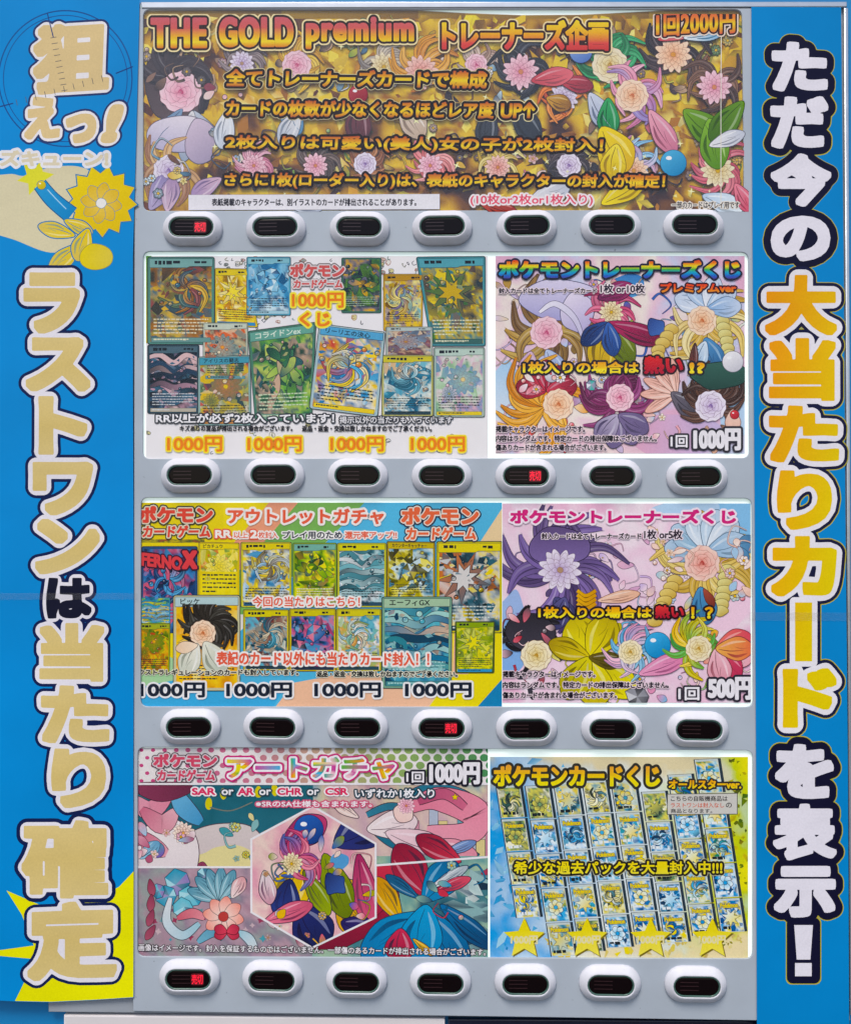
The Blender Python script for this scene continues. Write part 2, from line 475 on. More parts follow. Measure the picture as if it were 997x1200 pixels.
# ------------------------------------------------------------------ drawing vocabulary (plain ornaments: washes, petals, ribbons, shards, bubbles)
def vnoise(nx, ny, cells, rng, octv=3):
    out = np.zeros((ny, nx)); amp, tot = 1.0, 0
    asp = ny / nx
    for o in range(octv):
        cx = max(2, int(cells * 2 ** o)); cy = max(2, int(cells * asp * 2 ** o))
        g = rng.random((cy + 2, cx + 2)); X = np.linspace(0, cx, nx); Y = np.linspace(0, cy, ny)
        xi, yi = np.minimum(X.astype(int), cx), np.minimum(Y.astype(int), cy); fx, fy = X - xi, Y - yi
        fx, fy = fx * fx * (3 - 2 * fx), fy * fy * (3 - 2 * fy)
        a = g[yi][:, xi]; b = g[yi][:, xi + 1]; c = g[yi + 1][:, xi]; d = g[yi + 1][:, xi + 1]
        out += amp * ((a * (1 - fx) + b * fx) * (1 - fy)[:, None] + (c * (1 - fx) + d * fx) * fy[:, None]); tot += amp; amp *= .55
    out /= tot; lo, hi = np.percentile(out, (3, 97)); return np.clip((out - lo) / (hi - lo), 0, 1)
def wash(ink, box, pal, cells=5, step=3.0, seed=1, octv=4):
    rng = np.random.default_rng(seed); nx = max(3, int((box[2] - box[0]) / step)); ny = max(3, int((box[3] - box[1]) / step))
    t = vnoise(nx + 1, ny + 1, cells, rng, octv); pc = np.array([lin(c) for c in pal]); k = len(pal) - 1
    i = np.minimum((t * k).astype(int), k - 1) if k else np.zeros_like(t, int); f = (t * k - i)[..., None]
    C = pc[i] * (1 - f) + pc[np.minimum(i + 1, k)] * f
    ink.grid(box, nx, ny, C)
def gradgrid(ink, box, fn, step=6):
    nx = max(2, int((box[2] - box[0]) / step)); ny = max(2, int((box[3] - box[1]) / step))
    C = np.array([[fn(i / nx, j / ny) for i in range(nx + 1)] for j in range(ny + 1)]); ink.grid(box, nx, ny, C)
def smooth(pts, n=6, closed=False):
    P = [np.array(p, float) for p in pts]; out = []; m = len(P)
    rngi = range(m) if closed else range(m - 1)
    for i in rngi:
        p0 = P[(i - 1) % m] if closed or i > 0 else P[0]; p1 = P[i]; p2 = P[(i + 1) % m]; p3 = P[(i + 2) % m] if closed or i + 2 < m else P[-1]
        for k in range(n):
            t = k / n; out.append(.5 * (2 * p1 + (p2 - p0) * t + (2 * p0 - 5 * p1 + 4 * p2 - p3) * t * t + (3 * p1 - p0 - 3 * p2 + p3) * t ** 3))
    if not closed: out.append(P[-1])
    return np.array(out)
def blob(ink, x, y, rx, ry, col, outline=None, ow=.7, seed=0, wob=.12, n=9, grad=None):
    r = random.Random(seed); pts = []
    for i in range(n):
        a = 2 * math.pi * i / n; k = 1 + r.uniform(-wob, wob); pts.append((x + rx * k * math.cos(a), y + ry * k * math.sin(a)))
    ink.poly(smooth(pts, 5, True), col, outline, ow, grad)
def ribbon(ink, pts, w0, w1, col, col2=None, outline=None, ow=.7, mid=None):
    C = smooth(pts, 7); d = np.gradient(C, axis=0); d /= np.maximum(np.linalg.norm(d, axis=1), 1e-6)[:, None]; nrm = np.stack([-d[:, 1], d[:, 0]], -1)
    t = np.linspace(0, 1, len(C)); wd = (w0 + (w1 - w0) * t) if mid is None else np.where(t < .5, w0 + (mid - w0) * np.sin(t * math.pi), w1 + (mid - w1) * np.sin(t * math.pi))
    ca, cb = lin(col), lin(col2 or col)
    if outline:
        oc = lin(outline); A = C + nrm * (wd / 2 + ow)[:, None]; B = C - nrm * (wd / 2 + ow)[:, None]
        ink.strip(A.tolist(), B.tolist(), [oc] * len(C))
    A = C + nrm * (wd / 2)[:, None]; B = C - nrm * (wd / 2)[:, None]
    ink.strip(A.tolist(), B.tolist(), [ca + (cb - ca) * k for k in t])
def mixhex(c, d, t):
    a, b = (np.array([int(v.lstrip('#')[i:i + 2], 16) for i in (0, 2, 4)]) for v in (c, d)); r = (a * (1 - t) + b * t).astype(int); return '#%02x%02x%02x' % tuple(r)
def petal(ink, x, y, ang, L, wd, col, col2=None, outline=None, ow=.6):
    a = math.radians(ang); d = np.array((math.cos(a), math.sin(a))); n = np.array((-d[1], d[0])); o = np.array((x, y))
    pts = [o + d * L * u + n * wd * v for u, v in ((0, 0), (.25, .32), (.6, .5), (.88, .3), (1, 0), (.88, -.3), (.6, -.5), (.25, -.32))]
    ink.poly(smooth(pts, 4, True), col, outline, ow, (col2, ang) if col2 else None)
    if L > 26 and outline:
        at = lambda u, v: o + d * L * u + n * wd * v
        c2 = col2 or col; n0 = ink.s.n
        ribbon(ink, [at(.12, -.06), at(.45, -.26), at(.8, -.3)], .4, .4, mixhex(c2, '#ffffff', .45), mixhex(col, '#ffffff', .3), None, 0, wd * .1)
        ribbon(ink, [at(.08, .03), at(.4, .1), at(.74, .06)], .5, .3, outline, mixhex(c2, outline, .5), None, 0, .9)
        ribbon(ink, [at(.3, .2), at(.55, .32), at(.84, .2)], .3, .3, mixhex(c2, outline, .55), mixhex(c2, outline, .3), None, 0, wd * .12)
        ribbon(ink, [at(.5, -.08), at(.7, .0), at(.93, -.06)], .3, .3, mixhex(col, outline, .6), c2, None, 0, .8)
        ink.s.n = n0 + (ink.s.n - n0) * .5
def blossom(ink, x, y, r, n, col, col2, eye, line, rot=0):
    """a round soft ornament: either a smooth pearl or a rosette of broad petals"""
    q = random.Random(int(x * 7 + y * 3)); n0 = ink.s.n
    if r > 9 and not ink.T and ink.s.m is not LAM:
        col, col2, eye = q.choice((('#f8e0e4', '#e898b0', '#c04c74'), ('#fae8d4', '#eeb27c', '#c8683c'), ('#f4f0f4', '#cdb4d8', '#7c5c9c'), ('#fbe2d6', '#ea9484', '#b84440'), ('#f8f0e4', '#f0c8b4', '#d0806c'), ('#f6eedc', '#e6cf7c', '#b88a30')))
    if n in (5, 7):                                       # many pointed petals in rings
        rings = ((1.0, 13, .30), (.78, 11, .26), (.56, 9, .22), (.36, 6, .18)) if r > 9 else ((1.0, n, .5), (.6, n, .36))
        for k, (m, c, wd) in enumerate(rings):
            for i in range(c):
                t = k / len(rings); petal(ink, x, y, rot + 17 * k + 360 * i / c + q.uniform(-4, 4), r * m * q.uniform(.92, 1.06), r * wd * 1.25, mixhex(col2, eye, .15 + .5 * t), mixhex(col, col2, .15 + .45 * t), mixhex(eye, line, .5), .3)
        blob(ink, x, y, r * .13, r * .13, mixhex(eye, '#e8c84c', .5), line, .3, int(x), .1)
    elif n == 8 or r <= 9:
        for i in range(n): petal(ink, x, y, rot + 360 * i / n, r, r * 1.05 * math.sin(math.pi / n) * 1.5, col, col2, line, .5)
        blob(ink, x, y, r * .24, r * .24, eye, line, .5, int(x), .05)
    else:                                                 # broad cupped petals, closing towards the middle
        for k, (m, c) in enumerate(((1.0, 6), (.74, 6), (.5, 5), (.28, 3))):
            for i in range(c):
                a = rot + 29 * k + 360 * i / c; ra = math.radians(a); t = k / 4; d = r * m * .5
                P = [(x + math.cos(ra + u) * d * v, y + math.sin(ra + u) * d * v) for u, v in ((-1.0, .9), (-.62, 1.75), (-.2, 1.9), (.08, 1.78), (.4, 1.95), (.75, 1.6), (1.0, .9), (0, .1))]
                ink.poly(smooth(P, 3, True), mixhex(col2, eye, .1 + .4 * t), mixhex(eye, line, .45), .3, (mixhex(col, col2, .1 + .5 * t), a))
        ribbon(ink, [(x - r * .12, y + r * .03), (x, y - r * .1), (x + r * .1, y + r * .04), (x, y + r * .08)], .4, .3, eye, eye, None, 0, r * .08)
    ink.s.n = n0 + (ink.s.n - n0) * .4
def swirl(ink, x, y, r, cols, line, seed, n=9, a0=0, span=300, curl=1.0, wd=.28):
    """a fan of curling silk ribbons with finer strands over them"""
    q = random.Random(seed); n = int(n * 1.5); wd *= .78
    for i in range(n):
        a = math.radians(a0 + span * i / max(1, n - 1) + q.uniform(-10, 10)); L = r * q.uniform(.7, 1.12); pts = []; cu = curl * q.uniform(.7, 1.4) * (-1 if q.random() < .22 else 1)
        for k in range(5):
            t = k / 4; aa = a + cu * t * t; pts.append(np.array((x + math.cos(aa) * L * t, y + math.sin(aa) * L * t)))
        c = q.choice(cols); c2 = q.choice(cols); w = r * wd * q.uniform(.7, 1.15); n0 = ink.s.n
        ribbon(ink, pts, w * .5, r * .03, c, c2, line, .55, w)
        if r > 18:
            d = pts[3] - pts[1]; d = np.array((-d[1], d[0])) / max(np.hypot(*d), 1e-6)
            ribbon(ink, [p + d * w * .2 for p in pts[1:5]], .3, .2, mixhex(c, '#ffffff', .35), c2, None, 0, w * .16)
            ribbon(ink, [p - d * w * .14 for p in pts[1:5]], .3, .2, mixhex(c, line, .6), mixhex(c2, line, .4), None, 0, w * .1 + .3)
        ink.s.n = n0 + (ink.s.n - n0) * .6
def shards(ink, box, pal, n, smin, smax, seed, soft=True, elong=2.5, ang=None):
    q = random.Random(seed); pc = [lin(c) for c in pal]
    for i in range(n):
        x, y = q.uniform(box[0], box[2]), q.uniform(box[1], box[3]); s = q.uniform(smin, smax); a = math.radians(q.uniform(0, 360) if ang is None else ang + q.uniform(-14, 14))
        e = q.uniform(1, elong); d = np.array((math.cos(a), math.sin(a))); nn = np.array((-d[1], d[0])); o = np.array((x, y))
        k = q.choice((3, 4, 4, 5)); pts = []
        for j in range(k):
            b = 2 * math.pi * (j + q.uniform(-.25, .25)) / k; pts.append(o + d * s * e * math.cos(b) + nn * s * math.sin(b))
        c1, c2 = q.choice(pc), q.choice(pc)
        cs = [c1 * (1 - u) + c2 * u for u in (q.random() * (1 if soft else .3) for _ in range(k))]
        L = ink.s.n
        for j in range(1, k - 1): ink._tri([(*pts[0], *cs[0], L), (*pts[j], *cs[j], L), (*pts[j + 1], *cs[j + 1], L)])
        ink.s.n += .5
def bubble(ink, x, y, r, col, col2, line):
    blob(ink, x, y, r, r, col, line, .6, 1, 0, 12, (col2, 60)); blob(ink, x - r * .35, y - r * .38, r * .22, r * .16, '#ffffff', None, 0, 2, .05)
def gem(ink, x, y, r, cols, line, seed, k=7):
    q = random.Random(seed); P = [(x + r * q.uniform(.75, 1.1) * math.cos(2 * math.pi * i / k), y + r * q.uniform(.75, 1.1) * math.sin(2 * math.pi * i / k)) for i in range(k)]
    ink.poly(P, line, line, .7); c = (x + q.uniform(-.2, .2) * r, y + q.uniform(-.2, .2) * r); L = ink.s.n
    for i in range(k): cc = lin(q.choice(cols)); ink._tri([(*P[i], *cc, L), (*P[(i + 1) % k], *cc, L), (*c, *(cc * .8 + .15), L)])
    ink.up()
def star(ink, x, y, r, col, outline=None, ow=.8, rot=-90, inner=.42, n=5, grad=None):
    ink.poly([(x + (r if i % 2 == 0 else r * inner) * math.cos(math.radians(rot + 180 / n * i)), y + (r if i % 2 == 0 else r * inner) * math.sin(math.radians(rot + 180 / n * i))) for i in range(2 * n)], col, outline, ow, grad)
def lines_of_type(ink, box, col, n, seed, hgt=.5):
    """illegibly small rows of card text"""
    q = random.Random(seed); x0, y0, x1, y1 = box; c = lin(col); st = (y1 - y0) / n
    for i in range(n):
        x = x0; y = y0 + st * i; end = x0 + (x1 - x0) * (1 if i < n - 1 else q.uniform(.4, .9))
        while x < end:
            wdt = q.uniform(.9, 2.6) * st * .5; L = ink.s.n
            h = st * hgt * q.uniform(.6, 1)
            ink._tri([(x, y, *c, L), (min(x + wdt, end), y, *c, L), (min(x + wdt, end), y + h, *c, L), (x, y + h, *c, L)]); x += wdt + st * .22
    ink.up()

def spray(ink, x, y, rx, ry, pal, n, seed, line):
    """small leaves, buds and tendrils scattered round a point"""
    q = random.Random(seed); n0 = ink.s.n
    for i in range(n):
        a = q.uniform(0, 2 * math.pi); k = q.uniform(.25, 1) ** .7; px, py = x + rx * k * math.cos(a), y + ry * k * math.sin(a); c, c2 = q.choice(pal), q.choice(pal); t = q.random()
        if t < .5: petal(ink, px, py, math.degrees(a) + q.uniform(-50, 50), q.uniform(9, 20), q.uniform(5, 10), c, c2, line, .45)
        elif t < .7: blossom(ink, px, py, q.uniform(3.5, 6.5), q.choice((5, 6, 8)), mixhex(c, '#ffffff', .45), c2, '#e0b840', line, q.uniform(0, 90))
        elif t < .93:
            d = q.uniform(14, 26); b = a + q.uniform(-1, 1)
            ribbon(ink, [(px, py), (px + d * .5 * math.cos(b), py + d * .5 * math.sin(b)), (px + d * math.cos(b + .9), py + d * math.sin(b + .9)), (px + d * .9 * math.cos(b + 1.6), py + d * .9 * math.sin(b + 1.6))], q.uniform(1.2, 3), .4, c, c2, line, .4)
        else: bubble(ink, px, py, q.uniform(1.5, 3.2), mixhex(c, '#ffffff', .4), c2, line)
    ink.s.n = n0 + (ink.s.n - n0) * .6

# ================================================================== THE MACHINE
grey = mat('grey_panel_paint', '#aab3bd', .42, specks=150, noise=.09, nscale=14, bump=.08, bscale=900)
frame_m = mat('frame_grey', '#9aa0a8', .35, noise=.08, nscale=20, bump=.05, bscale=600)
silver = mat('brushed_aluminium', '#c3c7cd', .3, metal=.7, noise=.1, nscale=40)
white_pl = mat('white_plastic', '#d3d3da', .5, spec=.3, specks=220, noise=.1, nscale=45, bump=.05, bscale=500)
backing_m = mat('white_diffuser', '#edf3f0', .5, emit='#e6fff4', estr=.22)
blue_m = mat('blue_cabinet_paint', '#0f82bf', .35, noise=.06, nscale=8)
cream_m = mat('cream_panel_paint', '#d8d2d2', .45, noise=.04, nscale=12)
dark_m = mat('dark_navy_plastic', '#12162c', .2, noise=.2, nscale=30)
pave_m = mat('pavement_concrete', '#5c5a58', .85, noise=.25, nscale=6, bump=.5, bscale=60)
acrylic = clear_mat('clear_acrylic', .012, .1)
hazy = clear_mat('hazy_acrylic', .04, .16)
laminate_m = clear_mat('clear_laminate', .035, .3, (.99, .99, .99))

pv = mesh_obj('pavement', [(-12, -14, 0), (12, -14, 0), (12, 8, 0), (-12, 8, 0)], [(0, 1, 2, 3)], pave_m); tag(pv, kind='structure')

machine = tag(empty('vending_machine', (0, .35, 0)), 'grey and blue vending machine front with four rows of white oval buttons', 'vending machine')
def box(name, x0, x1, y0, y1, z0, z1, m, parent=machine, bev=.002):
    return slab(name, [[(x0, z0), (x1, z0), (x1, z1), (x0, z1)]], y0, y1, m, parent, bev)
box('cabinet', -.60, .58, .016, .72, .0, 1.95, blue_m, bev=.006)
OY = .004
slab('door_frame', [XZ([(57, 3), (989, 6), (996, 1196), (57, 1186)], OY)], OY, .0155, frame_m, machine, .001)
slab('top_rail', [XZ([(165, 2), (992, 1.5), (992, 8), (166, 9.5)], -.001)], -.001, .0035, silver, machine, .0012)
slab('side_rail', [XZ([(988.5, 9), (993.5, 9), (999, 1190), (995.5, 1190)], -.001)], -.001, .0035, silver, machine, .0012)
slab('lower_panel', [XZ([(75, 1190), (521, 1194), (521, 1262), (75, 1262)], .004)], .004, .0158, cream_m, machine, .0015)
slab('delivery_window', [XZ([(525, 1194.5), (906, 1197), (906, 1262), (525, 1262)], .006)], .006, .0157, dark_m, machine, .0015)

WIN = [((168, 11), (869, 11), (871.5, 246), (168, 247)), ((168, 294.5), (876.5, 295.5), (877.5, 536.5), (167.5, 537.5)),
       ((165.5, 583), (880.5, 584), (882, 828.5), (165, 828)), ((161.5, 875.5), (881.5, 879.5), (881.5, 1123.5), (161.5, 1121))]
PT = .003
panel = slab('display_panel', [XZ([(158.5, 9.5), (880.5, 9.5), (892, 1196), (156, 1185)], 0)] + [XZ(rquad(*q, 9), 0) for q in WIN], 0, PT, grey, machine, .0007)
for q in WIN:
    e = [(x + sx * 3, z + sz * 6) for (x, z), (sx, sz) in zip(q, ((-1, -1), (1, -1), (1, 1), (-1, 1)))]
    slab('display_backing', [XZ(e, PT)], PT + .0001, PT + .0008, backing_m, machine)
    slab('clear_cover', [XZ(rquad(*q, 9), -.0002)], -.0004, -.0001, hazy if q is WIN[0] else acrylic, machine)

# ---- the selection buttons
def stadium(wd, h, y, n=10):
    r = h / 2; c = wd / 2 - r
    return [(sx * c + r * math.cos(math.radians(a0 + 180 * i / n)), y, r * math.sin(math.radians(a0 + 180 * i / n))) for sx, a0 in ((1, -90), (-1, 90)) for i in range(n + 1)]
def loft(rows, cap):
    V, F = [], []; n = len(rows[0])
    for r in rows: V += r
    for i in range(len(rows) - 1):
        for j in range(n): F.append((i * n + j, i * n + (j + 1) % n, (i + 1) * n + (j + 1) % n, (i + 1) * n + j))
    if cap: F.append(tuple(range((len(rows) - 1) * n, len(rows) * n)))
    return [tuple(c / 1000 for c in v) for v in V], F
ring_m = mat('green_grey_ring', '#3f5f55', .25, spec=.6)
lens_m = mat('dark_red_lens', '#0c0406', .12, spec=.16)
fin_m = mat('fin_reflection_tone', '#2a1217', .3)
led_m = mat('red_display_light', '#c01028', .4, emit='#ff1432', estr=.8)
dim_m = mat('red_glow_plate', '#2a060c', .4, emit='#ff1c3c', estr=.07)
V, F = loft([stadium(71, 41, 0), stadium(71, 41, -2.6), stadium(70.4, 40.4, -3.4), stadium(69.2, 39.2, -4.2), stadium(66.5, 36.5, -5.6), stadium(62, 32, -7.6), stadium(58, 28, -9.1), stadium(56, 26, -9.6), stadium(54.6, 24.6, -9.7), stadium(53.6, 23.8, -9.3), stadium(53.4, 23.6, -6)], False)
bez = mesh_obj('selection_button', V, F, white_pl, machine, smooth=True); bez.location = (0, 0, 0)
V, F = loft([stadium(53.4, 23.6, -6.2), stadium(53.3, 23.5, -8.9), stadium(51.6, 21.8, -9.2), stadium(50, 20.2, -8.6), stadium(49.8, 20, -7)], False)
rg = mesh_obj('lens_ring', V, F, ring_m, bez, smooth=True); rg.location = (0, 0, 0)
V, F = loft([stadium(50, 20.2, -7.2), stadium(49.6, 19.8, -7.8), stadium(46, 16.5, -8.2)], True)
ls = mesh_obj('lens', V, F, lens_m, bez); ls.location = (0, 0, 0)
def readout():
    Vv, Ff = [], []
    for i, c in enumerate('売切'):
        q, T = glyph_tris(c, .48, 64, 2.0, .004)
        lo, hi = q.min(0), q.max(0); b = len(Vv)
        Vv += [((4.2 + i * 6.5 + (x - lo[0]) / (hi[0] - lo[0]) * 6.2) / 1000, -.0085, ((y - lo[1]) / (hi[1] - lo[1]) * 10.8 - 5.2) / 1000) for x, y in q]
        Ff += [tuple(b + k for k in t) for t in T]
    return Vv, Ff
V, F = readout()
ro = mesh_obj('lit_readout', V, F, led_m, bez); ro.location = (0, 0, 0)
gv = [(x / 1000, -.00832, z / 1000) for x, z in rrect(3.2, -6.4, 18, 6.6, 2, 3)]
gb = mesh_obj('readout_glow', gv, [tuple(range(len(gv)))], dim_m, bez); gb.location = (0, 0, 0)  # glow plate added behind the characters so they blur into one lit block
for i, z in enumerate((-4.2, 0.4, 4.6)):  # flat bars drawn in as the fins' reflections on the lens
    fb = mesh_obj('fin_reflection', [(-.019, -.0084, (z - .5) / 1000), (.002, -.0084, (z - .5) / 1000), (.002, -.0084, (z + .5) / 1000), (-.019, -.0084, (z + .5) / 1000)], [(0, 1, 2, 3)], fin_m, bez); fb.location = (0, 0, 0)
BTN = [[(225, 267), (323, 267), (421, 267), (518, 266), (617, 265.5), (716, 265), (813, 264.5)],
       [(223, 557), (321, 557), (419, 557.5), (517.5, 558), (616, 558), (716.5, 558.5), (817, 559)],
       [(222.5, 852), (320, 852), (419, 852.5), (517.5, 853), (617, 854), (717, 854.5), (818, 855)],
       [(221.5, 1146.5), (319, 1148), (417.5, 1150), (516, 1151.5), (615.5, 1152.5), (715, 1153.5), (815.5, 1155)]]
LIT = {(0, 0), (1, 4), (2, 3), (3, 0)}
first = True
kids = list(bez.children)
for r, row in enumerate(BTN):
    for k, (bx, by) in enumerate(row):
        ctr = P1(bx, by, -.0055)
        if first: b = bez; ch = kids
        else:
            b = bez.copy(); COL.objects.link(b); b.parent = machine; ch = []
            for c in kids:
                if c.name.startswith(('lit_readout', 'readout_glow')) and (r, k) not in LIT: continue
                d = c.copy(); COL.objects.link(d); d.parent = b; ch.append(d)
        b.location = Vector((ctr.x, 0, ctr.z)) - Vector(machine.location)
        b.rotation_euler = (0, math.radians(random.Random(r * 7 + k).uniform(-.9, .9)), 0)
        if (r, k) in LIT: b['label'] = 'white oval button with a lit red readout in its dark lens'
        first = False

# ================================================================== PRINTED SHEETS

SHEETS = []
def sheet(name, label, cat, corners, y, m=None, thick=.0003, paper='#e8e6ea', r=1.5, group=None, loop=None):
    lp = loop or rquad(*corners, r, 3); a = np.array(lp)
    W = PX(a[:, 0], a[:, 1], y); org = (float(W[:, 0].mean()), y, float(W[:, 2].min()))
    pm = mat('paper_' + paper.strip('#'), paper, .32, spec=.12, noise=.12, nscale=6, bump=.75, bscale=9) if m else mat('paper_' + paper.strip('#'), paper, .6, spec=.05, noise=.03, nscale=30)
    o = slab(name, [XZ(lp, y)], y, y + thick, pm, None, 0, org)
    tag(o, label, cat, group)
    SHEETS.append(Sheet(o, y - 2e-5, (float(a[:, 0].min()), float(a[:, 1].min()), float(a[:, 0].max()), float(a[:, 1].max())), m)); return SHEETS[-1]
PY = .0027
K = '#1a1420'

def card(sh, tl, tr, br, bl, frame, head, pal, seed, motif='swirl', name='', foot='#d8dde0', line='#20303c', typ='#1c2a30', hard=1.0, name_col='#182028', artbottom=58, footpal=None):
    """one printed picture of a collecting card, drawn in its own 63 x 88 frame"""
    c = [np.array(p, float) for p in (tl, tr, bl, br)]
    def T(u, v):
        u, v = u / 63, v / 88
        q = (c[0] * (1 - u) + c[1] * u) * (1 - v) + (c[2] * (1 - u) + c[3] * u) * v
        return (q[0], q[1])
    ik = sh.part('card_picture', None, T, (0, 0, 63, 88)); rnd = random.Random(seed)
    n0 = sh.n
    ik.poly(rrect(0, 0, 63, 88, 2.4, 3), '#2b3338')
    ik.poly(rrect(.7, .7, 62.3, 87.3, 2.2, 3), frame)
    B = (3, 3, 60, 85); wash(ik, B, pal, 3.2, 2.6, seed)
    ik.lc = B
    cx, cy = 31 + rnd.uniform(-6, 6), 36 + rnd.uniform(-5, 5)
    shards(ik, (3, 10, 60, 70), pal, 26, 2, 7, seed + 1)
    if motif == 'swirl': swirl(ik, cx, cy, 26, pal[1:], line, seed, 8, rnd.uniform(0, 360), 320, 1.3, .26)
    elif motif == 'bloom':
        blossom(ik, cx, cy, 20, 7, pal[-1], pal[1], pal[2], line, rnd.uniform(0, 60)); blossom(ik, cx - 17, cy + 18, 10, 5, pal[2], pal[-1], pal[0], line, 20)
    elif motif == 'burst': star(ik, cx, cy, 27, pal[-1], line, .8, rnd.uniform(0, 60), .38, 9, (pal[1], 50)); star(ik, cx, cy, 14, pal[2], line, .6, rnd.uniform(0, 60), .5, 8)
    elif motif == 'gem':
        for i in range(4): gem(ik, cx + rnd.uniform(-17, 17), cy + rnd.uniform(-17, 20), rnd.uniform(7, 14), pal, line, seed + i)
    elif motif == 'leaf':
        for i in range(12): petal(ik, cx + rnd.uniform(-10, 10), cy + rnd.uniform(-8, 10), rnd.uniform(0, 360), rnd.uniform(14, 26), rnd.uniform(6, 10), rnd.choice(pal), rnd.choice(pal), line, .6)
    elif motif == 'wave':
        for i in range(9):
            y = 14 + i * 7; ribbon(ik, [(-4, y + rnd.uniform(-5, 5)), (15, y - rnd.uniform(2, 9)), (32, y + rnd.uniform(-2, 8)), (48, y - rnd.uniform(0, 9)), (68, y + rnd.uniform(-4, 4))], 3, 3, rnd.choice(pal), rnd.choice(pal), line, .5, 7)
    shards(ik, (3, 14, 60, 82), pal, int(22 * hard), .8, 2.6, seed + 2)
    for i in range(7): bubble(ik, rnd.uniform(6, 57), rnd.uniform(14, 60), rnd.uniform(1, 2.6), rnd.choice(pal), rnd.choice(pal), line)
    if footpal: wash(ik, (3, artbottom, 60, 85), footpal, 4, 3, seed + 5)
    ik.lc = (0, 0, 63, 88)
    if head: ik.poly([(2.2, 2.2), (60.8, 2.2), (60.8, 9.4), (40, 9.4), (37, 10.8), (2.2, 10.8)], head, line, .4)
    if name: ik.fine(name, (7, 3.2, min(52, 7 + 6 * len(name)), 9), name_col, .02)
    elif head: lines_of_type(ik, (7, 4, 34, 9), name_col, 1, seed, .8)
    if head and not name: lines_of_type(ik, (44, 4.4, 59, 9), name_col, 1, seed + 9, .7)
    lines_of_type(ik, (6, artbottom + 4, 57, 79), typ, 5, seed + 3, .42)
    if foot: ik.poly([(4, 81), (59, 81), (59, 85.4), (4, 85.4)], foot, line, .3); lines_of_type(ik, (6, 82, 50, 84.6), typ, 1, seed + 4, .7)
    n1 = sh.n; ik.done(); sh.n = n0 + (n1 - n0) * .25     # the layers of one card end well under the next card's
    sh.top = max(getattr(sh, 'top', 0), n1)

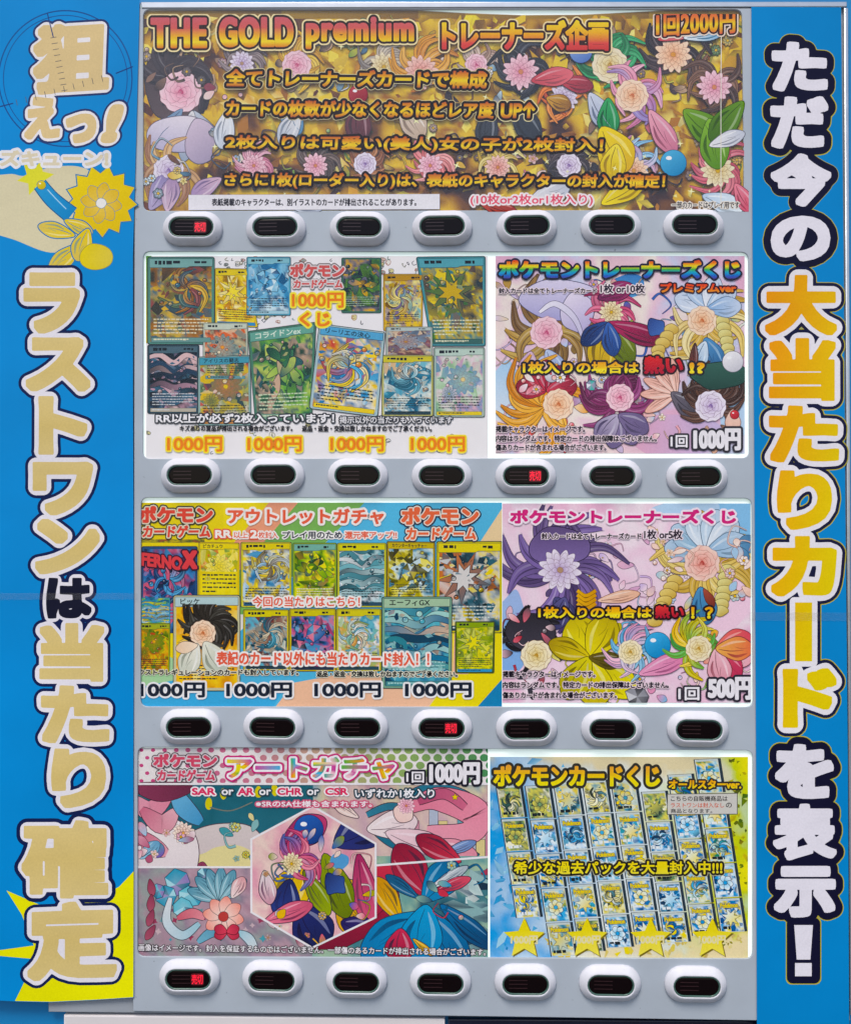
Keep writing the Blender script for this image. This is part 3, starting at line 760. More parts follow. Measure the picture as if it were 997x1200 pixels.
# ---------------------------------------------------------------- banner, top row
def banner():
    loop = [(163, 6), (163, 14), (168, 12.5), (330, 11.5), (500, 12.5), (560, 16), (640, 17.5), (700, 16.5), (780, 11.5), (830, 8.5), (870, 8.5), (875, 8.5), (877, 252), (163, 252)]
    loop = [(163, 12.5), (330, 11.5), (490, 12), (545, 15), (610, 17.5), (680, 17), (760, 13), (830, 9), (875, 8.5), (877, 250), (163, 250)]
    sh = sheet('banner_poster', 'wide gold banner poster across the top window with red and yellow headline', 'poster', None, PY, loop=loop, paper='#e2d9c8')
    sh.clip = (163, 17.6, 876, 249)
    art = sh.part('printed_artwork')
    # the strip above is printed too, but follows the curled top edge
    sh.clip = (163, 8, 876, 249)
    top = [(163, 13), (330, 12), (490, 12.6), (545, 15.6), (610, 18), (680, 17.6), (760, 13.6), (830, 9.6), (875, 9)]
    for i in range(len(top) - 1):
        (xa, ya), (xb, yb) = top[i], top[i + 1]
        art.poly([(xa, ya), (xb, yb), (xb, 26), (xa, 26)], '#a8862e', None, 1, ('#7a5620', 70))
    sh.clip = (163, 18, 876, 249)
    g = ['#3c1e18', '#7a4a1c', '#b98a22', '#d8b02a', '#e9c63e', '#9a5a20', '#f0dc78']
    wash(art, (163, 22, 876, 249), g, 16, 4.2, 3)
    shards(art, (170, 22, 870, 245), ['#e8c428', '#f2dc60', '#b0741c', '#6a3416', '#d89a20', '#f7ec9a', '#4a2418'], 420, 2, 8, 5, True, 2.8)
    shards(art, (520, 20, 870, 110), ['#e8c818', '#f2e040', '#b0841c', '#5a3416', '#d8a820'], 120, 3, 11, 6, True, 2.8)
    # soft bouquets of ribbons, petals and folds in the picture's colours
    blob(art, 205, 100, 34, 46, '#3a3034', '#1c1820', .8, 1, .2, 11, ('#5c4a4c', 60)); swirl(art, 205, 90, 50, ['#2c262c', '#443a40', '#1f1c24'], '#141118', 3, 9, 160, 250, .9, .3)
    blossom(art, 212, 108, 26, 6, '#f0d4bc', '#e6bfa4', '#c88a6a', '#6a4a40', 15)
    petal(art, 226, 130, 60, 60, 26, '#c6ccd6', '#7a93b0', '#3c4456'); petal(art, 226, 130, 100, 60, 22, '#e4e2e2', '#98a6ba', '#3c4456'); petal(art, 214, 128, 130, 50, 18, '#7f9cba', '#4a6c90', '#3c4456')
    blob(art, 212, 158, 38, 22, '#b9b2cc', '#5a5266', .9, 2, .08, 10, ('#e8dfe6', 280)); blob(art, 236, 166, 20, 26, '#d6c4d4', '#5a5266', .8, 3, .1, 10, ('#a89ab4', 60))
    swirl(art, 205, 196, 44, ['#b98a62', '#d8b07a', '#a06e50', '#e6c68e'], '#6a4634', 8, 9, 20, 200, .9, .3); blossom(art, 198, 200, 19, 6, '#f2d8c8', '#eabfae', '#d89a86', '#7a5248', 0)
    petal(art, 176, 246, 300, 50, 26, '#b6a6c6', '#8a7cae', '#564a6a'); petal(art, 196, 248, 280, 40, 22, '#d9bccb', '#a88ab0', '#564a6a')
    for i in range(34):
        rr = random.Random(i + 60); gx = 190 + (i % 17) * 41; gy = (70, 185)[i // 17] + rr.uniform(-18, 25); spray(art, gx, gy, 30, 30, rr.choice((['#d8b04a', '#7a4a24', '#f0dc80', '#5c3a2c'], ['#c86a78', '#f0c8c8', '#8a3c4c', '#e8d8d0'], ['#5c8ca8', '#c8dce4', '#38546c', '#e8e0d4'], ['#7a9c48', '#d8cc58', '#486c30', '#c89838'], ['#4a3a3c', '#8a6c5c', '#c8a888', '#2c2428'])), 8, i, '#2c1c18')
    for x, y, r, c, l, sd in ((286, 70, 30, ['#7a6a6a', '#a09090', '#5a4c50'], '#3a2c30', 21), (350, 72, 36, ['#e8c040', '#f2d870', '#d09a28'], '#7a5218', 22), (452, 74, 34, ['#b0a090', '#8a8078', '#d8ccb8'], '#4a4038', 23), (495, 80, 40, ['#e0a03a', '#f0c060', '#c87c28'], '#70401c', 24),
                           (560, 72, 28, ['#c8b0a0', '#e0ccb8', '#a88a78'], '#4a3430', 25), (612, 80, 42, ['#26262c', '#3a3c46', '#15161c'], '#101014', 26), (662, 110, 34, ['#e8762c', '#f09a4c', '#c8501c'], '#6a2814', 27), (716, 72, 44, ['#1f7a46', '#2f9a5a', '#145c34', '#48b070'], '#0e3a24', 28),
                           (790, 60, 44, ['#3a2a2a', '#564240', '#241a1c'], '#161012', 29), (838, 98, 40, ['#6a4a38', '#8a6248', '#4e3428'], '#241610', 30), (742, 108, 40, ['#e69ab0', '#f0b8c8', '#9a86c0', '#d87a98'], '#703a50', 31),
                           (300, 190, 28, ['#e6a0b4', '#f0c0cc', '#d07a94'], '#6a3444', 32), (372, 190, 30, ['#54443e', '#6e5a50', '#3a2e2c'], '#1c1414', 33), (430, 188, 28, ['#a86a3c', '#c88a58', '#8a5230'], '#44261a', 34), (506, 190, 30, ['#e88a8a', '#f2aca8', '#c86060'], '#6a2c2c', 35), (585, 192, 30, ['#e8d070', '#f4e6a0', '#caa840'], '#6a5218', 36),
                           (668, 190, 30, ['#4a3a3c', '#6a5450', '#2e2426'], '#181012', 37), (744, 196, 34, ['#8ac0e0', '#e8a8c0', '#b0d8ee', '#d884a8'], '#3a4a6a', 38), (842, 196, 40, ['#e0727e', '#ee98a0', '#c04e60'], '#6a2430', 39)):
        swirl(art, x, y, r, c, l, sd, 9, sd * 40, 300, 1.0, .3)
        blossom(art, x - 2, y + 5, r * .5, 5 + sd % 3, '#f2d6c4', '#e9bfa8', '#d2917c', '#7a4c42', sd * 9)
    for x, y, a, L, wd, c1, c2, ln in ((268, 130, 100, 46, 24, '#f0eeee', '#c8d0dc', '#4c5460'), (330, 120, 60, 44, 24, '#8ab4cc', '#5a8cb0', '#2a4458'), (352, 130, 120, 46, 24, '#eeeae8', '#b8c2d0', '#4c5460'), (420, 120, 90, 50, 30, '#78323c', '#4a2028', '#2a1014'), (470, 120, 60, 50, 30, '#e8d8c8', '#c0a890', '#5a4840'),
                                       (600, 118, 60, 60, 30, '#2e3844', '#1c222c', '#0e1014'), (575, 126, 100, 50, 26, '#3a3f4a', '#22262e', '#0e1014'), (640, 116, 20, 30, 20, '#d4a02c', '#8a5a18', '#4a2c10'), (655, 96, 10, 40, 20, '#c4404c', '#8a2434', '#4a1018'), (622, 96, 350, 50, 22, '#c4404c', '#e07078', '#4a1018'),
                                       (690, 110, 60, 50, 26, '#d8dce8', '#9aa8c0', '#3c4456'), (712, 116, 90, 46, 26, '#48a868', '#247a48', '#0e3a24'), (770, 48, 340, 60, 20, '#c85058', '#e8a0a4', '#54181e'), (800, 46, 350, 50, 16, '#e8eef2', '#6aa8cc', '#3a4a5a'), (760, 130, 60, 60, 26, '#e8a8b8', '#c87890', '#5a2c3c'),
                                       (800, 130, 40, 60, 34, '#7aa43c', '#4e7a24', '#28400f'), (830, 140, 80, 60, 34, '#8ab848', '#5c8a2c', '#28400f'), (870, 120, 130, 60, 30, '#6a9434', '#456c20', '#28400f'), (704, 150, 60, 60, 44, '#f0d838', '#d8b020', '#6a5210'), (722, 170, 100, 44, 30, '#f2e060', '#d0ac20', '#6a5210'), (704, 240, 330, 60, 26, '#f0dc40', '#d0b020', '#6a5210'),
                                       (830, 172, 340, 44, 18, '#f2f0f0', '#c8ccd8', '#5a5a66'), (822, 230, 20, 50, 24, '#b8cce0', '#e8f0f4', '#5a6a7a'), (860, 216, 60, 40, 20, '#e88898', '#c85870', '#6a2430'), (260, 210, 150, 40, 20, '#d8b8c8', '#a890b8', '#564a6a'), (330, 236, 10, 50, 20, '#e0e4ea', '#b0b8c8', '#4c5460'), (560, 236, 20, 50, 20, '#c85040', '#882a24', '#3a100e'), (620, 236, 340, 50, 24, '#e8e4e4', '#c0c4d0', '#4c5460')):
        petal(art, x, y, a, L, wd, c1, c2, ln, .7)
    bubble(art, 788, 192, 15, '#5ab0d8', '#2c86b8', '#1a4460'); bubble(art, 680, 62, 13, '#8aa8d8', '#5878b8', '#2a3a60'); bubble(art, 420, 112, 11, '#b84850', '#8a2434', '#4a1018')
    for i in range(26):
        rr = random.Random(i); star(art, rr.uniform(180, 860), rr.uniform(24, 236), rr.uniform(2, 5), '#fff6c0', None, 0, rr.uniform(0, 90), .25, 4)
    ribbon(art, [(844, 10), (843.5, 130), (843.5, 246)], .9, .9, '#f0ece2', '#e8e0d0')
    art.done()
    hd = [(0, '#c8606a'), (.35, '#d0605a'), (.62, '#e8b030'), (.8, '#f0d820'), (1, '#d8703a')]
    OL = [(2.6, '#2a1712'), (4.4, '#f0dfae')]
    for t, b in (('THE', (178, 22, 243, 58)), ('GOLD', (258, 21, 344, 57)), ('premium', (359, 21, 485, 59))):
        sh.part('headline').text(t, b, hd, OL, .05, track=.07).done()
    sh.part('headline').text('トレーナーズ企画', (518, 25, 712, 61), [(0, '#f2d82a'), (.4, '#ecb43a'), (.75, '#d8504a'), (1, '#c83c3c')], [(2.6, '#3a1a14'), (4.2, '#f2dfae')], .045).done()
    sh.part('price').text('1回2000円', (768, 16, 860, 45), [(0, '#d8504a'), (.4, '#e89040'), (.6, '#f0d020'), (1, '#d8604a')], [(2.0, '#3a1a14'), (3.4, '#f2dfd0')], .03, track=.05, slope=-.05).done()
    gl = [(0, '#b84a34'), (.3, '#dc962c'), (.55, '#ecd024'), (.78, '#dca030'), (1, '#b04a38')]
    for t, b, sp in (('全てトレーナーズカードで構成', (265, 82, 570, 103), .008), ('カードの枚数が少なくなるほどレア度', (265, 118, 578, 138), .008), ('UP↑', (586, 121, 626, 140), .0), ('2枚入りは可愛い(美人)女の子が2枚封入！', (264, 159, 706, 178), .009), ('さらに1枚(ローダー入り)は、表紙のキャラクターの封入が確定！', (263, 203, 778, 222), .004)):
        sh.part('slogan').text(t, b, gl, [(3.0, '#1c0c0a'), (4.2, '#e8dcae')], .042, slope=sp, shear=.06).done()
    st = sh.part('notice_strip'); st.poly([(222, 229.5), (515, 228.5), (515, 246), (222, 247)], '#e9e6ea', '#a8a0a0', .3)
    st.fine('表紙掲載のキャラクターは、別イラストのカードが排出されることがあります。', (249, 233.5, 488, 242.5), '#28242c', .03).done()
    sh.part('slogan').text('(10枚or2枚or1枚入り)', (551, 228.5, 694, 242.5), '#e0506a', [(2.0, '#f4e9ea')], .022).done()
    sh.part('small_print').fine('一部のカードはプレイ用です', (786, 237, 865, 245.5), '#18141a', .02, (.14, '#eee6da')).done()
banner()

# ---------------------------------------------------------------- the card game's word mark
def wordmark(sh, x0, y0, x1, ym, y2, red='#d8463e', rim='#d8d4cc', dark='#3a3434', yel=None):
    ik = sh.part('wordmark')
    a, b = ('ポケモン', (x0, y0, x1, ym)), ('カードゲーム', (x0 + (x1 - x0) * .06, ym + 2.6, x1 - (x1 - x0) * .04, y2))
    for do in (1, 0, 'fill'):
        for (t, bx), bo in ((a, .06), (b, .045)): ik.text(t, bx, red, [(1.5, rim), (3.0, dark)], bo, p=6.0, do=do, shear=0 if t == 'ポケモン' else .08)
    ik.done()

# ---------------------------------------------------------------- second row
def poster_cards_upper():
    sh = sheet('card_list_poster', 'white poster of many card pictures with four orange prices in second window', 'poster', ((171.5, 300), (571.5, 300), (571.5, 541), (171.5, 541)), PY, paper='#e9e5e6')
    dd = sh.part('printed_artwork'); q = random.Random(4)
    for i in range(95):      # tiny line doodles scattered over the white
        x, y = q.choice([(q.uniform(174, 570), q.uniform(492, 534)), (q.uniform(255, 300), q.uniform(302, 316)), (q.uniform(338, 460), q.uniform(302, 385)), (q.uniform(295, 345), q.uniform(368, 392)), (q.uniform(435, 450), q.uniform(302, 322)), (q.uniform(440, 490), q.uniform(302, 322))])
        c = q.choice(['#4a5560', '#6a6a4a', '#2a2c34', '#a89a50', '#5a7f74', '#a86a5a', '#404448'])
        r = q.uniform(1.6, 3.4); pts = [(x + r * q.uniform(.3, 1.1) * math.cos(k * 1.05 + q.random()), y + r * q.uniform(.3, 1.1) * math.sin(k * 1.05 + q.random())) for k in range(6)]
        if q.random() < .5: blob(dd, x, y, r, r * q.uniform(.6, 1), q.choice(['#e6e2da', '#d8cf9a', '#b8c8c4', '#d8b8b0', '#9aa09a']), c, .5, i, .3, 8)
        for k in range(2): ribbon(dd, [pts[(k * 2) % 6], pts[(k * 2 + 1) % 6], pts[(k * 2 + 2) % 6]], .9, .5, c)
    dd.poly([(171, 300), (178, 300), (178, 402), (171, 402)], '#b8a82c', None, 1, ('#5a9448', 270)); dd.done()
    C = lambda *a, **k: card(sh, *a, **k)
    C((252, 314), (290, 315), (303, 384), (252, 382), '#d8bc20', '#e0c828', ['#8a6a14', '#d8b024', '#f0dc58', '#c88a1c', '#f6eeb0'], 11, 'burst', foot='#3a8cc0')
    blue = dict(pal=['#2a6c9a', '#4a9cc8', '#8cc4dc', '#1f5a84', '#cfe4ea'])
    C((289, 301), (341, 301), (341, 370), (289, 370), '#5aa0b8', '#8ac0cc', blue['pal'], 12, 'gem', foot='#a8ccd8')
    C((400, 302), (447, 302), (447, 367), (400, 367), '#3c6a5c', None, ['#20362a', '#2f5a40', '#5c8a3c', '#1c2c38', '#6a6a7c', '#d8a830'], 13, 'leaf', foot=None, typ='#9ab09a')
    C((449, 321), (496, 321), (495, 388), (449, 388), '#c8a024', '#b88c1c', ['#4a3420', '#a87c1c', '#e8c438', '#7a6a90', '#f2e08a', '#7ab4b8'], 14, 'swirl', foot='#d8b830')
    C((173, 301), (252, 301), (252, 404), (173, 404), '#55887c', '#7ca8a4', ['#3a3a34', '#7a5634', '#b0742c', '#3c6878', '#d8b048', '#6a7a4a', '#8a4a48'], 15, 'swirl', foot='#6a9490', typ='#e0d8b8', hard=2)
    C((487, 301), (569, 300), (569, 406), (505, 406), '#4a8c94', '#5aa0ac', ['#2c3a40', '#6a6048', '#c8a830', '#3a7a84', '#e0c83c', '#7c5a48', '#4a7a3c'], 16, 'burst', foot='#3a6460', typ='#d8d8b8', hard=2)
    C((173, 404), (234, 404), (234, 485), (173, 485), '#2c4450', '#4a6470', ['#18222e', '#24405a', '#3a6880', '#b890a0', '#141a24', '#d8b8b8'], 17, 'wave', foot='#b8b0a0', typ='#c8ccd0')
    C((238, 378), (291, 378), (291, 446), (238, 446), '#b8bfae', '#c8d0c0', ['#a8947a', '#e0cfae', '#d8683c', '#3a4448', '#c8b890', '#4c7c84'], 18, 'bloom', foot='#6a9aa0')
    C((232, 418), (294, 416), (295, 499), (232, 499), '#8aa8a4', '#4c98ac', ['#28404c', '#c85c50', '#d8b83c', '#8a9c68', '#e0cfc0', '#5c7c5c'], 19, 'bloom', name='アイリスの闘志', foot='#c88a4c')
    C((290, 388), (371, 377), (366, 494), (299, 494), '#4c7c68', '#6aa494', ['#1f4034', '#3a7450', '#6ca84c', '#b8c86a', '#2c5860', '#c8a890', '#184038'], 20, 'leaf', name='コライドンex', foot='#7a9c88', typ='#c8d8b8', hard=2, name_col='#dce8d8')
    C((452, 383), (507, 383), (507, 424), (452, 424), '#b0b8ac', '#b8c4c0', ['#6a4c48', '#c8a48a', '#8a4c58', '#4a4450', '#d8c4a8', '#7a98b0'], 21, 'bloom', foot=None, artbottom=74)
    C((447, 416), (508, 416), (508, 488), (447, 488), '#b8b470', '#d0c44c', ['#1f5a78', '#3a8ca8', '#e8e8dc', '#7ab8c8', '#d8b890', '#2c6a80'], 22, 'swirl', foot='#24404c')
    C((508, 407), (568, 407), (568, 489), (508, 489), '#a8bcae', '#bcd0c4', ['#6a9a80', '#a8c8a0', '#e0d0d4', '#c8dcc8', '#d8a8b8', '#6a90b8'], 23, 'bloom', foot='#e0c84c')
    C((374, 379), (452, 389), (443, 489), (362, 479), '#a8c0c4', '#5aa4cc', ['#2a80b8', '#5ab0d8', '#f0d040', '#e8e4d8', '#3474a8', '#e0b838', '#c84c3c'], 24, 'swirl', name='リーリエの決心', foot='#e8cc38', hard=2)
    sh.n = max(sh.n, sh.top) + 1
    wordmark(sh, 340, 309, 404, 325, 338, '#cc5a58', '#d8d0d0', '#5a4a4c')
    on = [(1.0, '#f2e23c'), (2.4, '#f4e46a')]
    sh.part('price').text('1000円', (342, 343, 403, 361), '#e8821e', on, .035).done()
    sh.part('price').text('くじ', (351, 366, 387, 383), '#e8821e', on, .05).done()
    sh.part('slogan').text('RR以上が必ず2枚入っています！', (183, 484.5, 392, 496), '#f0eef0', [(1.6, '#30343c')], .035).done()
    sh.part('slogan').text('掲示以外の当たりも入っています', (398, 488, 530, 496.5), '#e8e6e8', [(1.3, '#3a3c44')], .02).done()
    sp = sh.part('small_print'); sp.fine('キズありの賞品が排出される場合がございます。', (211, 498.5, 343, 505.5), '#201e28', .04)
    sp.fine('返品・返金・交換は致しかねますのでご了承ください。', (354, 498.5, 506, 506), '#201e28', .04).done()
    for x0, x1 in ((196, 261), (290, 354), (387, 450), (481, 545)):
        sh.part('price').text('1000円', (x0, 511.5, x1, 529.5), '#ea861c', [(1.5, '#f4dc2c'), (2.2, '#f6ea8a')], .035).done()
poster_cards_upper()

def pastel(art, box, pal, seed, cells=4): wash(art, box, pal, cells, 5, seed)
def note3(sh, x0, rows, xs):
    ik = sh.part('small_print')
    for t, y, x1 in zip(('掲載キャラクターはイメージです。', '内容はランダムです。特定カードの排出保障はございません。', '傷ありカードが含まれる場合がございます。'), rows, xs):
        ik.fine(t, (x0, y, x1, y + 8), '#1c1622', .04, (.13, '#e8d4dc'))
    ik.done()
RAIN = [(0, '#d8342c'), (.18, '#e8882c'), (.34, '#e8d83c'), (.5, '#4cae4c'), (.68, '#2c9cc8'), (.85, '#2c5cb8'), (1, '#4a3c98')]
def poster_rainbow():
    sh = sheet('rainbow_title_poster', 'pastel pink poster with rainbow title and white 1000 yen price, right of second window', 'poster', ((580.5, 300), (872, 300.5), (872, 531.5), (580.5, 531)), PY, paper='#e8dcdf')
    art = sh.part('printed_artwork'); pastel(art, (580, 300, 873, 532), ['#e8c4d0', '#ecd8d4', '#f0e6dc', '#e6c0d2', '#c8cfe6', '#e0b0c8'], 41)
    blob(art, 590, 460, 26, 34, '#a8cce8', None, 0, 3, .2, 9, ('#dce4ee', 90)); blob(art, 790, 515, 60, 26, '#e0a8c0', None, 0, 4, .2, 9, ('#c8b8dc', 0)); blob(art, 736, 334, 18, 14, '#3c78b8', None, 0, 5, .12, 9, ('#5a9cd0', 90))
    blob(art, 862, 470, 24, 40, '#bcd4ec', None, 0, 13, .2, 9)
    for i, (gx, gy, pl) in enumerate(((640, 380, ['#a890c8', '#d8c8e4', '#8a6c3c', '#e8d4b0']), (600, 370, ['#b8924c', '#d8c0a0', '#c8b8d8', '#7a5c3c']), (716, 372, ['#c84878', '#e8a0b4', '#3c64b0', '#98a83c']), (760, 380, ['#3c64b0', '#a02c5c', '#e8c84c', '#d8dce8']), (826, 380, ['#e6cc7c', '#7ab0d8', '#f0e8d0', '#a8c8a0']), (636, 476, ['#e8a03c', '#d84858', '#f4d8b0', '#f0c0c8']), (720, 476, ['#98447c', '#c8b4d0', '#6a7ca0', '#e0b0c8']), (790, 470, ['#f4cfc0', '#e8a8b4', '#b8c8e0', '#fae8e0']), (838, 476, ['#64443a', '#d8a890', '#386054', '#e8d0c8']), (690, 430, ['#d8b8d0', '#b8d0ec', '#f0dce4', '#e0a8c0']))): spray(art, gx, gy, 48, 44, pl, 16, 200 + i, '#4a3038')
    # upper left: pale violet folds over brown curls
    swirl(art, 645, 385, 60, ['#8a6a3c', '#b8924c', '#6e5034', '#d0b060', '#9a7848'], '#3c2a20', 51, 12, 20, 330, .8, .26)
    blob(art, 655, 352, 46, 24, '#a8a4d0', '#4a4668', .9, 6, .08, 10, ('#dcd4e8', 270)); blob(art, 676, 366, 20, 24, '#e6dcec', '#4a4668', .8, 7, .1, 10, ('#b8aed4', 60)); ribbon(art, [(632, 366), (650, 356), (672, 372), (684, 400)], 3, 2, '#f2eef6', '#c8c0dc', '#4a4668', .6, 7)
    blossom(art, 640, 390, 20, 6, '#f6dece', '#f0c8b8', '#d89884', '#7a4c44', 12); petal(art, 640, 410, 60, 34, 22, '#c0cce6', '#8aa0cc', '#44507a'); petal(art, 622, 412, 100, 30, 22, '#d8b8cc', '#b898b8', '#5a4468')
    # upper middle: magenta, olive and yellow folds
    swirl(art, 716, 368, 36, ['#b83868', '#d85c80', '#8a2450', '#e07c98'], '#4a1028', 52, 10, 180, 300, .9, .32); blossom(art, 716, 366, 14, 5, '#e0889c', '#cc5c7c', '#8a2848', '#5a1834', 40)
    for a, L, wd, c1, c2 in ((100, 60, 36, '#e8c82c', '#c09c18'), (60, 56, 30, '#86942c', '#5a6a1c'), (20, 70, 24, '#b02c5c', '#701838'), (140, 40, 22, '#2c4a8c', '#1a2c5c'), (80, 40, 22, '#3c64b0', '#22407c')): petal(art, 712, 378, a, L, wd, c1, c2, '#2a2030', .8)
    petal(art, 700, 350, 340, 44, 22, '#6a2450', '#a03468', '#2a1020', .7); blob(art, 768, 384, 11, 10, '#2c4484', '#14203c', .8, 8, .2, 9, ('#4a70b8', 40))
    # upper right: pale gold plaits and a white cap of petals
    swirl(art, 826, 378, 56, ['#e6cc7c', '#d8b45c', '#f0e0a8', '#c8a04c'], '#7a5c2c', 53, 12, 30, 330, .7, .24)
    for k in range(6): blob(art, 786 - k * 5 + (k > 3) * 4, 386 + k * 8, 8, 6, '#e6cf80', '#8a6c34', .7, k, .1, 8, ('#caa650', 60)); blob(art, 846 + k * 1.5, 376 + k * 8, 8, 6, '#e2dc9c', '#8a7c44', .7, k + 9, .1, 8, ('#c8b060', 60))
    for a, c in ((200, '#dfe6f0'), (240, '#a8c4e0'), (285, '#eef0f4'), (325, '#b8d0e8'), (355, '#8ab0d8')): petal(art, 828, 362, a, 40, 24, c, '#c8d4e6', '#4c6484', .7)
    blossom(art, 822, 376, 18, 6, '#f8e2d4', '#f2cebe', '#dca48c', '#8a5c4c', 0); petal(art, 826, 396, 70, 40, 28, '#5a94c4', '#2c5c8c', '#223c5c', .7); petal(art, 826, 400, 110, 36, 20, '#d8e4ee', '#9ab8d4', '#44607c', .7); petal(art, 814, 402, 95, 30, 10, '#4a3430', '#7a3c34', '#22140f', .5)
    # lower left: red cap of petals over orange curls
    swirl(art, 636, 474, 58, ['#e8a03c', '#f0bc5c', '#d08428', '#e8ac4c'], '#7a481c', 54, 13, 10, 330, .8, .26)
    for a, c in ((190, '#b82c44'), (230, '#d84858'), (270, '#c83850'), (310, '#a82440'), (350, '#cc4458')): petal(art, 640, 458, a, 36, 26, c, '#8a1c34', '#481018', .7)
    bubble(art, 646, 440, 8, '#f0ecf0', '#b0b0c0', '#3a3440'); spray(art, 640, 448, 30, 12, ['#f0eaee', '#e8a8b4', '#d84858', '#f4e0d0'], 10, 504, '#4a2030'); blossom(art, 654, 474, 19, 6, '#f8dccb', '#f2c2ae', '#dc7c74', '#8a4c40', 10)
    # lower middle: plum ribbons, grey scales
    swirl(art, 722, 470, 44, ['#7a2c58', '#98447c', '#5c1e44', '#8a3468'], '#3a1028', 55, 12, 120, 300, .7, .3); blossom(art, 726, 466, 17, 6, '#d8a088', '#c48470', '#a83c50', '#5a2c28', 25); gem(art, 692, 452, 7, ['#4cb0a8', '#e8e8f0', '#8a90a8'], '#2c3440', 3)
    for a, c in ((60, '#a898b8'), (100, '#8a7aa0'), (130, '#c0b4cc'), (30, '#786890')): petal(art, 724, 486, a, 40, 26, c, '#6a5c84', '#342c44', .7)
    # pale petals fanning out, then dark green and brown bouquet
    for a in (150, 180, 205, 230, 262): petal(art, 792, 462, a, 42, 12, '#f4cfc0', '#eab4a4', '#8a5448', .7)
    petal(art, 786, 460, 40, 44, 24, '#6c6470', '#46424e', '#24222a', .7)
    swirl(art, 836, 470, 46, ['#4a3028', '#64443a', '#38221e', '#75503f'], '#1c100e', 56, 11, 100, 320, .8, .28); blob(art, 842, 440, 34, 16, '#22443c', '#0e1c1a', .9, 9, .1, 10, ('#386054', 270)); bubble(art, 858, 424, 12, '#f0eef0', '#cac8d0', '#6a6874'); blossom(art, 832, 476, 19, 6, '#f8dece', '#f0c6b4', '#d87c70', '#7a4840', 20); petal(art, 858, 480, 90, 26, 18, '#f0d0c0', '#e6b8a8', '#7a4840'); bubble(art, 860, 486, 5, '#d84048', '#a82430', '#401018')
    art.done()
    ob = [(2.2, '#2a2448'), (3.0, '#e8dce6')]
    sh.part('headline').text('ポケモントレーナーズくじ', (584, 305, 867, 327), RAIN, [(2.4, '#1e1c34')], .062, p=6.0).done()
    sp = sh.part('slogan'); sp.fine('封入カードは全てトレーナーズカード', (584, 337.5, 699, 344.5), '#1a121e', .045, (.12, '#eedfe2')); sp.text('1枚 or10枚', (703, 333, 755, 344), '#2a2030', [(1.2, '#eedfe2')], .03).done()
    sh.part('slogan').text('プレミアムver', (773, 332, 862, 343), [(0, '#e0402c'), (.5, '#e8602c'), (1, '#e89a2c')], [(1.8, '#3a1420')], .055).done()
    gd = [(0, '#e89a24'), (.45, '#f0c02c'), (.75, '#f6e85c'), (1, '#f0d040')]
    sh.part('slogan').text('1枚入りの場合は', (612, 424, 748, 438), gd, [(2.4, '#221a24')], .045).done()
    sh.part('slogan').text('熱い', (754, 417.5, 800, 438.5), [(0, '#d83030'), (1, '#a81c34')], [(2.2, '#2a1018')], .055).done()
    sh.part('slogan').text('!?', (806, 425, 826, 438), gd, [(2.4, '#221a24')], .06).done()
    note3(sh, 580.5, (499, 510, 520.5), (685, 769, 710))
    sh.part('price').text('1回', (785, 510, 805, 524.5), '#f0ecf0', [(2.2, '#2c2834')], .03).done()
    sh.part('price').text('1000円', (812, 502, 867, 528), '#eeeaee', [(2.6, '#2c2834')], .05).done()
poster_rainbow()

